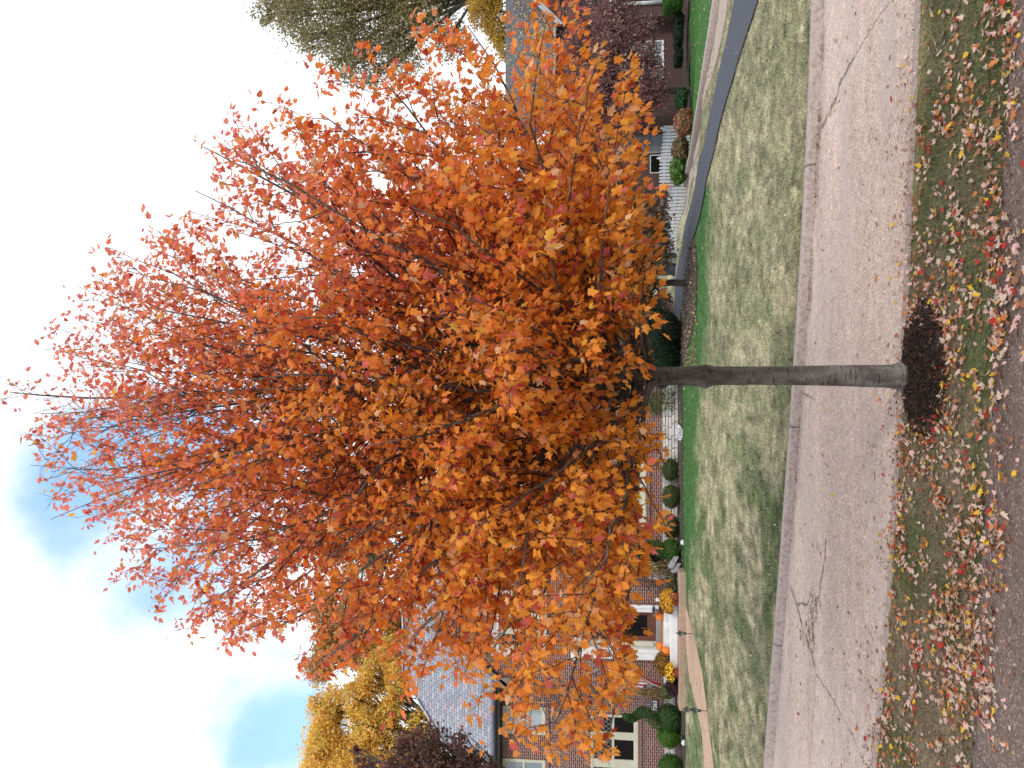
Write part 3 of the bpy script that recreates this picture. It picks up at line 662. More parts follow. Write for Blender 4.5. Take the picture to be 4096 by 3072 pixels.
# door surround, sidelight, storm door
d0, d1, e0, e1 = door_h
xo = lambda y: at(2500, y, GY).x
mb = MB(); mb.box((d0, GY - .10, e0), (xo(2590), GY + .12, e1)); mb.box((xo(2443), GY - .10, e0), (d1, GY + .12, e1)); mb.box((xo(2590) + .001, GY - .10, at(2345, 2500, GY).z), (xo(2443) - .001, GY + .12, e1))
mb.box((d0 - .05, GY - .14, e0), (d0 + .05, GY - .10, e1)); mb.box((d1 - .05, GY - .14, e0), (d1 + .05, GY - .10, e1)); mb.box((d0 - .1, GY - .2, e1 - .12), (d1 + .1, GY - .10, e1 + .04))
for yy in (2602, 2618, 2424, 2434): mb.box((xo(yy) - .018, GY - .125, e0 + .05), (xo(yy) + .018, GY - .10, e1 - .2))
mb.build('door_surround', M['white'], hroot, bevel=.006)
zs = at(2624, 2500, GY).z; zt2 = at(2345, 2500, GY).z
mb = MB(); mb.box((xo(2590), GY + .10, e0), (xo(2563), GY + .14, zt2)); mb.box((xo(2586), GY + .07, e0 + .3), (xo(2567), GY + .10, zt2 - .1)); mb.build('side_panel', M['cream'], hroot, bevel=.01)
mb = MB(); X0, X1 = xo(2562), xo(2443); fy = GY + .06; st = .135
mb.box((X0, fy, zs), (X0 + st, fy + .05, zt2)); mb.box((X1 - st, fy, zs), (X1, fy + .05, zt2)); mb.box((X0 + st, fy, zs), (X1 - st, fy + .05, zs + .26)); mb.box((X0 + st, fy, zt2 - .14), (X1 - st, fy + .05, zt2))
dr = mb.build('door', M['door'], hroot, bevel=.006)
mb = MB(); mb.box((X0 + st, fy + .02, zs + .26), (X1 - st, fy + .03, zt2 - .14)); mb.build('pane', M['glass'], dr)
mb = MB(); mb.tube([(X0 + .07, fy - .04, zs + .95), (X0 + .07, fy - .04, zs + 1.12)], .012, 8); mb.tube([(X0 + .07, fy, zs + .96), (X0 + .07, fy - .04, zs + .96)], .01, 6); mb.tube([(X0 + .07, fy, zs + 1.11), (X0 + .07, fy - .04, zs + 1.11)], .01, 6); mb.build('handle', M['black'], dr)
mb = MB(); mb.box((xo(2590), GY - .02, zs - .16), (xo(2443), GY + .14, zs - .002)); mb.build('threshold', mat('grey_sill', (.30, .28, .29), .6, noise=(5, (.24, .23, .24), .4, .6)), hroot, bevel=.004)
mb = MB(); mb.box((xo(2575), GY - .30, at(2655, 2500, GY).z - .01), (xo(2450), GY - .03, zs - .14)); mb.build('wood_sill', mat('oak_sill', (.36, .20, .09), .6, noise=(4, (.26, .14, .06), .4, .6, (1, 8, 8))), hroot, bevel=.01)
# porch steps
s1 = at(2656, 2500, 23.35).z; s2 = at(2681, 2500, 22.95).z; s0 = at(2706, 2500, 22.95).z
px = lambda y, Y: at(2680, y, Y).x
mb = MB(); mb.box((px(2640, 23.35), 23.35, zb), (px(2430, 23.35), GY - .12, s1)); mb.build('porch_step', M['stonewhite'], hroot, bevel=.015)
mb = MB(); mb.box((px(2691, 22.95), 22.95, zb), (px(2415, 22.95), 23.35 - .003, s2)); mb.build('porch_step', M['white'], hroot, bevel=.015)
# landing and low aggregate step
zl2 = at(2712, 2500, 22.75).z
mb = MB(); A = at(2716, 2285, 22.5); B = at(2716, 2835, 22.5)
mb.mi = 0; mb.box((B.x, 22.35, .3), (A.x, 22.95 - .003, zl2)); o = mb.build('entry_landing', M['step'], None, bevel=.02); o['kind'] = 'structure'
# rake boards and roofs
def rakes(pL, pk_, pR, Ybk, w=.17, th=.05, name='rake_board'):
    for a in (pL, pR):
        if a is None: continue
        s_ = 1 if a.x < pk_.x else -1; Yf = pk_.y
        dn = Vector((0, 0, -w)); mb = MB()
        a2 = Vector((a.x, Yf, a.z)); k2 = Vector((pk_.x, Yf, pk_.z))
        v = [a2, k2, k2 + dn * 1.35, a2 + dn * 1.35]; v2 = [p + Vector((0, th, 0)) for p in v]
        mb.add(v + v2, [(0, 1, 2, 3), (7, 6, 5, 4), (0, 4, 5, 1), (3, 2, 6, 7), (0, 3, 7, 4), (1, 5, 6, 2)])
        v = [a2 + dn * .0 + Vector((0, -.03, .0)), k2 + Vector((0, -.03, 0)), k2 + dn * .5 + Vector((0, -.03, 0)), a2 + dn * .5 + Vector((0, -.03, 0))]; v2 = [p + Vector((0, .028, 0)) for p in v]
        mb.add(v + v2, [(0, 1, 2, 3), (7, 6, 5, 4), (0, 4, 5, 1), (3, 2, 6, 7), (0, 3, 7, 4), (1, 5, 6, 2)])
        # soffit return between board and wall
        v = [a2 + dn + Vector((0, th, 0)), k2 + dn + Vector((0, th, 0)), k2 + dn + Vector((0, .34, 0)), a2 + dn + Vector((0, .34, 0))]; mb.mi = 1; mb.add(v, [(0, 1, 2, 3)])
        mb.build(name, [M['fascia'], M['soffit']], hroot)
rakes(eL, pk, eR, 30)
YB = 29.5
def gable_roof(L_, K_, R_, Yback, m='slate', root=hroot):
    up = Vector((0, 0, .03))
    if L_ is not None: slope_sheet('roof', [(L_.x, L_.y - .04, L_.z + .03), (L_.x, Yback, L_.z + .03), (K_.x, Yback, K_.z + .03), (K_.x, K_.y - .04, K_.z + .03)], M[m], root)
    if R_ is not None: slope_sheet('roof', [(R_.x, R_.y - .04, R_.z + .03), (R_.x, Yback, R_.z + .03), (K_.x, Yback, K_.z + .03), (K_.x, K_.y - .04, K_.z + .03)], M[m], root)
gable_roof(eL, pk, eR, YB)
gL = at(1626 + 285 * 1.26, 2280, RY - .3); gK = at(1626, 1995, RY - .3); gR = at(1626 + 520 * 1.26, 1475, RY - .3)
rakes(gL, gK, gR, 31); gable_roof(gL, gK, gR, 31.5)
# eave return box at the left foot of the entry gable
mb = MB(); q0 = at(2049, 2775, GY - .3)
mb.add([(q0.x, GY - .3, q0.z - .02), (q0.x + .48, GY - .3, q0.z - .02), (q0.x + .48, GY - .3, q0.z + .50), (q0.x, GY + .01, q0.z - .02), (q0.x + .48, GY + .01, q0.z - .02), (q0.x + .48, GY + .01, q0.z + .50)], [(0, 1, 2), (3, 5, 4), (0, 3, 4, 1), (0, 2, 5, 3)])
mb.build('eave_return', M['fascia'], hroot)
mb = MB(); g0 = at(2035, 2790, GY - .1); mb.box((g0.x - .07, GY - .2, g0.z - .06), (g0.x + .07, GY + .3, g0.z + .07)); mb.build('gutter_end', M['fascia'], hroot, bevel=.01)
# main roof
EY = 24.95; eL_ = at(1968, 3295, EY); eR_ = at(1968, 2240, EY); RL = at(1612, 2700, 28.5); RR = at(1632, 1950, 28.5)
sl_ = (RL.z - eL_.z) / (28.5 - EY)
slope_sheet('roof', [(eL_.x, EY, eL_.z), (eR_.x + 3.7, EY, eL_.z), (RR.x - .2, 28.5, RL.z), (RL.x, 28.5, RL.z)], M['slate'], hroot)
slope_sheet('roof', [(eR_.x + 3.7, 32.05, eL_.z), (eR_.x + 3.7, EY, eL_.z), (RR.x - .2, 28.48, RL.z), (RR.x - .2, 28.52, RL.z)], M['slate'], hroot)
slope_sheet('roof', [(eL_.x, EY, eL_.z), (eL_.x, 32.05, eL_.z), (RL.x, 28.52, RL.z), (RL.x, 28.48, RL.z)], M['slate'], hroot)
slope_sheet('roof', [(eL_.x, 32.05, eL_.z), (eR_.x + 3.7, 32.05, eL_.z), (RR.x - .2, 28.5, RL.z), (RL.x, 28.5, RL.z)], M['slate'], hroot)
# ridge and hip slates
mb = MB()
for A_, B_ in ((RL, Vector((RR.x - .2, 28.5, RL.z))), (RL, Vector((eL_.x, EY, eL_.z)))):
    d_ = B_ - A_; n_ = int(d_.length / .28); s_ = d_.normalized(); sd_ = s_.cross(Vector((0, 0, 1))).normalized()
    for i in range(n_):
        p = A_ + d_ * (i / n_); q_ = A_ + d_ * ((i + .94) / n_); r_ = .012 * (i % 2)
        for sg in (1, -1):
            o1 = sd_ * .13 * sg + Vector((0, 0, -.09 if A_ is RL and B_.z > 8 else -.05))
            mb.add([p + Vector((0, 0, .05 + r_)), q_ + Vector((0, 0, .05 + r_)), q_ + o1 + Vector((0, 0, .05 + r_)), p + o1 + Vector((0, 0, .05 + r_))], [(0, 1, 2, 3)])
mb.build('ridge_slates', mat('ridge_slate', (.30, .32, .38), .6, noise=(2.3, (.38, .40, .47), .45, .55)), hroot)
# eave: gutter, soffit
gx1 = q0.x + .3
mb = MB(); ez = eL_.z
prof = [(EY - .03, ez + .01), (EY - .14, ez + .005), (EY - .15, ez - .07), (EY - .10, ez - .12), (EY - .02, ez - .13), (EY + .0, ez - .02)]
for i in range(len(prof)):
    a_, b_ = prof[i], prof[(i + 1) % len(prof)]; mb.add([(eL_.x - .1, a_[0], a_[1]), (gx1, a_[0], a_[1]), (gx1, b_[0], b_[1]), (eL_.x - .1, b_[0], b_[1])], [(0, 1, 2, 3)])
mb.build('gutter', mat('blue_gutter', (.10, .11, .17), .45, noise=(1.5, (.13, .14, .2), .4, .6)), hroot)
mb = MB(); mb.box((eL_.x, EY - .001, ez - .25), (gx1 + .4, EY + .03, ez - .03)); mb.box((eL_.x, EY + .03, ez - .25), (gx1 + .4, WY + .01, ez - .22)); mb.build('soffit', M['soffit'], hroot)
# downspout on the entry corner
dx = xo(2266); mb = MB(); mb.box((dx - .045, GY - .08, zb + .1), (dx + .045, GY - .005, at(2060, 2266, GY).z)); 
for vz in (2120, 2300, 2480, 2620): z_ = at(vz, 2266, GY).z; mb.box((dx - .06, GY - .085, z_), (dx + .06, GY - .0, z_ + .04))
mb.build('downspout', M['gutter'], hroot, bevel=.01)
# lower wing to the right rear
mb = MB(); Yq = 28; a_ = at(2700, 1500, Yq); b_ = at(2700, 1195, Yq); zt_ = at(2230, 1400, Yq).z
mb.box((a_.x - .5, Yq, .2), (b_.x, 33, zt_)); mb.build('rear_wall', M['brick'], hroot)
slope_sheet('roof', [(a_.x - .6, Yq - .3, zt_), (b_.x + .3, Yq - .3, zt_), (b_.x + .3, 30.5, zt_ + 2.2), (a_.x - .6, 30.5, zt_ + 2.2)], M['slate'], hroot)
# --- flag on its pole, mounted on the entry wall
fc = {'w': mat('flag_white', (.78, .78, .80), .8), 'r': mat('flag_red', (.42, .022, .04), .8), 'b': mat('flag_blue', (.02, .03, .12), .8)}
P0 = at(2352, 2694, 23.0); P1 = at(2462, 2652, GY - .02)
fr_ = empty('flag', P1, 'American flag hanging from an angled pole on the brick wall left of the front door', 'flag')
mb = MB(); dpo = (P0 - P1); mb.tube([P1, P0 + dpo * .06], .014, 8); mb.lathe(P0 + dpo * .08, [(.001, -.03), (.028, -.015), (.028, .015), (.001, .03)], 10); mb.build('pole', mat('flag_pole', (.55, .53, .5), .4), fr_, smooth=True)
mb = MB(); mb.box((P1.x - .04, GY - .03, P1.z - .07), (P1.x + .04, GY - .001, P1.z + .07)); mb.build('bracket', M['black'], fr_)
HN, FN = 26, 40
def fp(s, t):   # s 0..1 along the hoist from the pole tip, t 0..1 down the fly
    h = P0.lerp(P1, .02 + .88 * s); fall = Vector((-.42 * t - .10 * t * s, .10 * t, -1.43 * t - .03 * t * s))
    rip = .07 * t * math.sin(s * 9 + t * 3.2) + .04 * t * math.sin(s * 4 - t * 5); return h + fall + Vector((rip * .8, rip, .02 * math.sin(s * 8) * t))
V = [tuple(fp(i / HN, j / FN)) for i in range(HN + 1) for j in range(FN + 1)]
mb = MB(); b = 0; mb.v = V
for i in range(HN):
    for j in range(FN):
        mb.f.append((i * (FN + 1) + j, (i + 1) * (FN + 1) + j, (i + 1) * (FN + 1) + j + 1, i * (FN + 1) + j + 1))
        mb.m.append(2 if (i < 14 and j < 16) else (1 if (i // 2) % 2 == 0 else 0))
fl = mb.build('cloth', [fc['w'], fc['r'], fc['b']], fr_, smooth=True)
mb = MB()
for r_ in range(9):
    for c_ in range(6 if r_ % 2 == 0 else 5):
        s = (r_ + 1) * .54 / 10; t = ((c_ * 2 + 1 + (r_ % 2)) / 12) * .4; c0 = fp(s, t); ds = (fp(s + .01, t) - c0).normalized(); dt = (fp(s, t + .01) - c0).normalized(); nn = ds.cross(dt).normalized()
        if nn.y > 0: nn = -nn
        vv = []
        for k in range(10):
            an = k * math.pi / 5; rr2 = .030 if k % 2 == 0 else .013; vv.append(c0 + nn * .005 + ds * math.cos(an) * rr2 + dt * math.sin(an) * rr2)
        mb.add(vv, [tuple(range(10))])
mb.build('stars', fc['w'], fl)
# ---------------------------------------------------------------- neighbour's house
nroot = empty('brick_house', at(2725, 200, 35), 'dark brick house with grey leaf-strewn roof at the right edge behind the purple-leaved tree', 'house')
NY = 35.0; BY = 34.3
ez2 = at(2215, 200, NY); nl = at(2215, 482, NY).x
nw = pr(168, 323, 2498, 2656, NY); mb = wall_mesh([(at(2500, -500, NY).x, -1.4), (nl, -1.4), (nl, ez2.z), (at(2500, -500, NY).x, ez2.z)][::-1], [rect(*nw)[::-1]], NY, 7); mb.build('wall', M['brick2'], nroot)
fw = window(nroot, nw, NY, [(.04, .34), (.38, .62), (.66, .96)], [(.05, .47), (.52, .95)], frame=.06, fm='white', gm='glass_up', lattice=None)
slope_sheet('roof', [(nl + .3 - .6, NY - .35, ez2.z), (at(2500, -560, NY).x, NY - .35, ez2.z), (at(2500, -560, NY).x, 38.6, at(2022, 0, 38.6).z), (nl - .3, 38.6, at(2022, 0, 38.6).z)], M['shingle'], nroot)
mb = MB(); gx0 = nl - .35; mb.box((gx0, NY - .47, ez2.z - .12), (at(2200, 130, NY).x, NY - .36, ez2.z - .01)); mb.build('gutter', mat('grey_gutter', (.42, .45, .48), .5), nroot, bevel=.01)
# projecting gable at the frame edge
kp = at(2028, -96, BY - .3); bl = at(2228, 97, BY - .3); br = at(2228, -289, BY - .3)
op = pr(-60, 14, 2478, 2656, BY)
mb = wall_mesh([(bl.x + .25, -1.4), (br.x - .25, -1.4), (br.x - .25, bl.z + .15), (kp.x, kp.z - .2), (bl.x + .25, bl.z + .15)], [rect(*op), rect(*pr(-30, 18, 2240, 2405, BY))], BY, 5); mb.build('wall', M['brick2'], nroot)
hroot_, hroot = hroot, nroot
for a in (bl, br):
    a2, k2 = Vector((a.x, BY - .32, a.z)), Vector((kp.x, BY - .32, kp.z)); mb = MB()
    for dz0, dz1, yo in ((.02, -.12, -.05), (-.12, -.30, 0)):
        v = [a2 + Vector((0, yo, dz0)), k2 + Vector((0, yo, dz0)), k2 + Vector((0, yo, dz1)), a2 + Vector((0, yo, dz1))]; v2 = [p + Vector((0, .05, 0)) for p in v]
        mb.add(v + v2, [(0, 1, 2, 3), (7, 6, 5, 4), (0, 4, 5, 1), (3, 2, 6, 7), (0, 3, 7, 4), (1, 5, 6, 2)])
    mb.build('rake_board', mat('grey_rake', (.42, .45, .48), .5), nroot)
hroot = hroot_
gable_roof(bl, kp, br, 38.5, 'shingle', nroot)
mb = MB(); l0 = pr(-90, 34, 2440, 2478, BY); mb.box((l0[0], BY - .12, l0[2]), (l0[1], BY + .1, l0[3])); mb.box((l0[0] - .05, BY - .16, l0[3] - .06), (l0[1] + .05, BY - .12, l0[3] + .02)); mb.build('lintel', M['white'], nroot, bevel=.01)
pc = at(2478, 20, BY); pb = at(2656, 20, BY); mb = MB(); mb.tube([(pc.x, BY - .06, pb.z), (pc.x, BY - .06, (pb.z + pc.z) / 2), (pc.x, BY - .06, pc.z)], [.085, .08, .07], 16); mb.build('column', M['white'], nroot, smooth=True)
mb = MB(); mb.box((op[0], BY + .12, op[2]), (op[1], BY + .16, op[3])); u0 = pr(-30, 18, 2240, 2405, BY); mb.box((u0[0], BY + .08, u0[2]), (u0[1], BY + .12, u0[3])); mb.build('pane', M['glass'], nroot)
# annex with pale door, downspout and dark window
AY = 36.6; mb = wall_mesh([(at(2500, 735, AY).x, -1.5), (nl + .0, -1.5), (nl + .0, at(2270, 600, AY).z), (at(2500, 735, AY).x, at(2270, 600, AY).z)], [rect(*pr(620, 692, 2600, 2655, AY))], AY, 5); mb.build('annex_wall', M['brick2'], nroot)
slope_sheet('roof', [(at(2500, 748, AY).x, AY - .3, at(2270, 600, AY).z), (nl + .1, AY - .3, at(2270, 600, AY).z), (nl + .1, AY + 3.3, at(2270, 600, AY).z + 1.9), (at(2500, 748, AY).x, AY + 3.3, at(2270, 600, AY).z + 1.9)], M['shingle'], nroot)
window(nroot, pr(620, 692, 2600, 2655, AY), AY, [(.05, .95)], [(.05, .95)], frame=.04, fm='white', lattice=None)
R4 = pr(550, 606, 2280, 2690, AY); mb = MB(); mb.box((R4[0], AY - .03, R4[2]), (R4[1], AY + .02, R4[3]))
for i in range(5): z_ = R4[2] + (R4[3] - R4[2]) * (i + .5) / 5; mb.box((R4[0] + .08, AY - .045, z_ - .36), (R4[1] - .08, AY - .03, z_ + .36))
mb.build('side_door', mat('pale_grey_door', (.26, .29, .33), .5, noise=(3, (.22, .25, .3), .4, .6)), nroot, bevel=.008)
q_ = at(2500, 614, AY); mb = MB(); mb.tube([(q_.x, AY - .06, at(2680, 614, AY).z), (q_.x, AY - .06, at(2285, 614, AY).z)], .05, 10); mb.build('downspout', M['white'], nroot, smooth=True)
# ------------------------------------------------------------------ foliage makers
def leaf_quads(P, size, tipdir=None, normal_bias=None, aspect=.6, rng=RNG, fold=.25):
    """small pointed leaves (two triangles folded on the midrib) at points P"""
    n = len(P); nr = rng.normal(size=(n, 3))
    if normal_bias is not None: nr = nr * .8 + normal_bias
    nr /= np.linalg.norm(nr, axis=1, keepdims=True)
    t = rng.normal(size=(n, 3)) if tipdir is None else tipdir + rng.normal(size=(n, 3)) * .6
    t -= nr * (t * nr).sum(1, keepdims=True); t /= np.linalg.norm(t, axis=1, keepdims=True) + 1e-9
    s = np.cross(nr, t); L_ = (size * rng.uniform(.6, 1.3, n))[:, None]
    a = P - t * L_ * .5; b = P + s * L_ * aspect * .5 + nr * L_ * fold * .3; c = P + t * L_ * .5; d = P - s * L_ * aspect * .5 + nr * L_ * fold * .3
    V = np.stack([a, b, c, d], 1).reshape(-1, 3); i = np.arange(n) * 4
    Fc = np.concatenate([np.stack([i, i + 1, i + 2], -1), np.stack([i, i + 2, i + 3], -1)]); return V, Fc
def pal(cols, n, wts=None, var=.18, rng=RNG):
    cols = np.array(cols); k = rng.choice(len(cols), n, p=None if wts is None else np.array(wts) / np.sum(wts))
    return np.clip(cols[k] * rng.uniform(1 - var, 1 + var, (n, 1)) * rng.uniform(.93, 1.07, (n, 3)), 0, 1)
def blob_points(blobs, n, clump=.22, ncl=40, rng=RNG, shell=.45):
    vol = np.array([b[1][0] * b[1][1] * b[1][2] for b in blobs]) ** .8; vol /= vol.sum(); out = []; cid = []
    k0 = 0
    for (c, r), f in zip(blobs, vol):
        m = int(n * f); kc = max(6, int(ncl * len(blobs) * f)); d = rng.normal(size=(kc, 3)); d /= np.linalg.norm(d, axis=1, keepdims=True)
        rad = rng.uniform(shell, 1.0, (kc, 1)) ** .7; cc = np.array(c) + d * rad * np.array(r)
        sz = rng.uniform(.5, 1.4, kc); idx = rng.choice(kc, m, p=sz / sz.sum())
        out.append(cc[idx] + rng.normal(size=(m, 3)) * clump * np.mean(r) * sz[idx][:, None] * np.array((1, 1, .75))); cid.append(idx + k0); k0 += kc
    return np.concatenate(out), np.concatenate(cid)
def tree(name, label, cat, base, trunk_top, r0, blobs, n, size, cols, wts=None, clump=.24, ncl=40, twigs=3, group=None, lm='leaf_far', droop=0, shell=.45, leaf_name='crown', seed=1, leanlimbs=True):
    rng = np.random.default_rng(seed); rnd = random.Random(seed)
    root = empty(name, base, label, cat, group); base = Vector(base); tt = Vector(trunk_top)
    mb = MB(); pts = [base + Vector((0, 0, -.3))]
    for i in range(1, 7):
        f = i / 6; p = base.lerp(tt, f); pts.append(p + Vector((rnd.uniform(-1, 1), rnd.uniform(-1, 1), 0)) * r0 * .35 * (i < 6))
    mb.tube(pts, [r0 * 1.35] + [r0 * (1.1 - .5 * i / 6) for i in range(1, 7)], 10, jit=.05)
    for (c, r) in blobs:
        c = Vector(c); s = base.lerp(tt, rnd.uniform(.55, .98)); mid = s.lerp(c, .5) + Vector((rnd.uniform(-.3, .3), rnd.uniform(-.3, .3), .15)) * r[0]
        mb.tube([s, s.lerp(mid, .5), mid, mid.lerp(c, .6), c], [r0 * .5, r0 * .42, r0 * .32, r0 * .22, r0 * .14], 6)
        for _ in range(twigs * 3):
            d = Vector((rnd.gauss(0, 1), rnd.gauss(0, 1), rnd.gauss(.25, .8))).normalized(); e = c + Vector((d.x * r[0], d.y * r[1], d.z * r[2])) * rnd.uniform(.7, 1.05)
            st = (mid.lerp(c, rnd.random())); m2 = st.lerp(e, .5) + Vector((rnd.uniform(-.1, .1), rnd.uniform(-.1, .1), .08)) * r[0]
            mb.tube([st, m2, e], [r0 * .13, r0 * .08, r0 * .02], 4, cap=False)
            for _ in range(2):
                f2 = e + Vector((rnd.gauss(0, .25) * r[0], rnd.gauss(0, .25) * r[1], rnd.gauss(0, .25) * r[2])); mb.tube([m2.lerp(e, .4), m2.lerp(f2, .7), f2], [r0 * .06, r0 * .04, r0 * .012], 3, cap=False)
    mb.build('trunk', M['bark'], root, smooth=True)
    P, cid = blob_points(blobs, n, clump, ncl, rng, shell); tip = None
    if droop: tip = np.tile(np.array((0, 0, -droop)), (len(P), 1))
    V, Fc = leaf_quads(P, size, tip, None, rng=rng); base_c = pal(cols, cid.max() + 1, wts, .15, rng)
    col = base_c[cid] * .5 + pal(cols, len(P), wts, .22, rng) * .5
    np_mesh(leaf_name, V, Fc, M[lm], root, np.repeat(col, 4, 0))
    return root
def shrub(label, c, r, cols, n=2600, size=.035, name='shrub', cat='shrub', group=None, wts=None, core=None, seed=3, part=None, flat=1.0, rough=.06):
    """clipped or loose shrub: c = centre of the foot on the ground, r = (rx, ry, rz)"""
    rng = np.random.default_rng(seed); c = Vector(c); cc = np.array((c.x, c.y, c.z + r[2] * .96))
    d = rng.normal(size=(n, 3)); d /= np.linalg.norm(d, axis=1, keepdims=True)
    if flat != 1: d = np.sign(d) * np.abs(d) ** flat; 
    bump = 1 + rough * (fbm(d[:, 0] * 3 + 7, d[:, 1] * 3 + d[:, 2] * 3, seed, 3) - .5) * 2
    P = cc + d * np.array(r) * (rng.uniform(.86, 1.02, (n, 1))) * bump[:, None]; P[:, 2] = np.maximum(P[:, 2], c.z + .02)
    V, Fc = leaf_quads(P, size, None, d * 1.0, rng=rng); col = np.repeat(pal(cols, n, wts, .3, rng), 4, 0)
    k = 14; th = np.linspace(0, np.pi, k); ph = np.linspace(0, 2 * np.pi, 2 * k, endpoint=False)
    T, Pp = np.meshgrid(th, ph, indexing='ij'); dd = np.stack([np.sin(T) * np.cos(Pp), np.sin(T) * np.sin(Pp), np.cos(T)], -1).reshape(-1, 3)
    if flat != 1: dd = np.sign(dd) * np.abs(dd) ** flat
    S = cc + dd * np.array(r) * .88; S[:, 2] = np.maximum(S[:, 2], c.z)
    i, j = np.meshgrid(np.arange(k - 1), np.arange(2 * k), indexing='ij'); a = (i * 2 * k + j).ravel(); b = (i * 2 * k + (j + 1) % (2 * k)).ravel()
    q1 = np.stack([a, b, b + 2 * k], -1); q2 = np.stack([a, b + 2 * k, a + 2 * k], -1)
    mean = np.mean(np.array(cols), 0) * .6  # core coloured darker than the leaves: inner shade put into its colour
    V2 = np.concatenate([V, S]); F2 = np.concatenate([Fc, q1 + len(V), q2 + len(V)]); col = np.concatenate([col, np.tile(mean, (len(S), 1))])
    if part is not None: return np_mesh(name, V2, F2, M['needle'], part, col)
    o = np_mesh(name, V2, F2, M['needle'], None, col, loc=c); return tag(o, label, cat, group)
GR = [(.030, .085, .020), (.045, .115, .025), (.022, .065, .016), (.075, .13, .025)]
BRIGHT = [(.075, .185, .012), (.10, .22, .018), (.05, .13, .012)]
DARKG = [(.012, .038, .016), (.018, .052, .020), (.010, .028, .013)]
DULL = [(.040, .075, .018), (.060, .095, .022), (.028, .055, .016), (.11, .12, .03)]
def foot(x, y): return G(x, y)
# ------------------------------------------------------------------ garden of the near house
def ball(V0, V1, ya, yb, label, cols, group=None, seed=1, n=2800, base=None, size=.034, wts=None):
    g = foot(base or V1 + 2, (ya + yb) / 2); Y = g.y; sc = Y / F; rx = abs(yb - ya) / 2 * sc; rz = (V1 - V0) / 2 * sc * 1.02
    return shrub(label, g, (rx, rx, rz), cols, n=n, size=size, group=group, seed=seed, wts=wts)
gb = 'clipped ball shrubs along the stone foundation'
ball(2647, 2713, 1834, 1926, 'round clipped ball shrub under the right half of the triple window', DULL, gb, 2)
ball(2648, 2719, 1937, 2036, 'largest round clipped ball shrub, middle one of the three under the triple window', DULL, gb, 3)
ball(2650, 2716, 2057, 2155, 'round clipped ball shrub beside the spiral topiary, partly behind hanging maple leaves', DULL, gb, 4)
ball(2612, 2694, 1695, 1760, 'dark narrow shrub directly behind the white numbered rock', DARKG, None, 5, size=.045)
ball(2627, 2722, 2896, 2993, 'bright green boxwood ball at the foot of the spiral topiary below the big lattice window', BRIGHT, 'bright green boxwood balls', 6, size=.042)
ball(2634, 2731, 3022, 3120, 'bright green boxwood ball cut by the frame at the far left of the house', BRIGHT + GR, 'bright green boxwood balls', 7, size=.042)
def spiral(label, tipV, tipy, basey, y0, y1, V0, seed, basec):
    g = foot(2726, basey); rt = empty('spiral_topiary', g, label, 'topiary', 'spiral topiaries'); Y = g.y; sc = Y / F
    rz = (2726 - V0) / 2 * sc; rx = (y1 - y0) / 2 * sc
    shrub(None, g, (rx, rx, rz), basec, n=2600, size=.045, name='lower_ball', part=rt, seed=seed, rough=.12)
    H = (V0 - tipV) * sc + .1; z0 = g.z + 2 * rz - .16
    mb = MB(); mb.tube([(g.x, g.y, g.z), (g.x, g.y, z0 + H * .5), (g.x, g.y, z0 + H)], [.04, .03, .01], 6); mb.build('stem', M['bark'], rt)
    rng = np.random.default_rng(seed); n = 5200; t = rng.random(n) ** .75; ang = t * 2 * np.pi * 1.35 + 2.6 + (seed % 2) * 1.2
    rr = .27 * (1 - .62 * t); cx = g.x + np.cos(ang) * rr * .62; cy = g.y + np.sin(ang) * rr * .62; cz = z0 + H * t
    d = rng.normal(size=(n, 3)); d /= np.linalg.norm(d, axis=1, keepdims=True); P = np.stack([cx, cy, cz], -1) + d * (.23 - .13 * t)[:, None] * rng.uniform(.75, 1.05, (n, 1))
    V, Fc = leaf_quads(P, .045, None, d, rng=rng); np_mesh('spiral_crown', V, Fc, M['needle'], rt, np.repeat(pal(GR, n, None, .3, rng), 4, 0))
spiral('spiral clipped evergreen topiary beside the house number stake', 2496, 2876, 2872, 2824, 2924, 2625, 12, GR)
spiral('spiral clipped evergreen topiary between the ball shrubs and the corn stalks', 2512, 2192, 2200, 2157, 2244, 2640, 13, BRIGHT + GR)
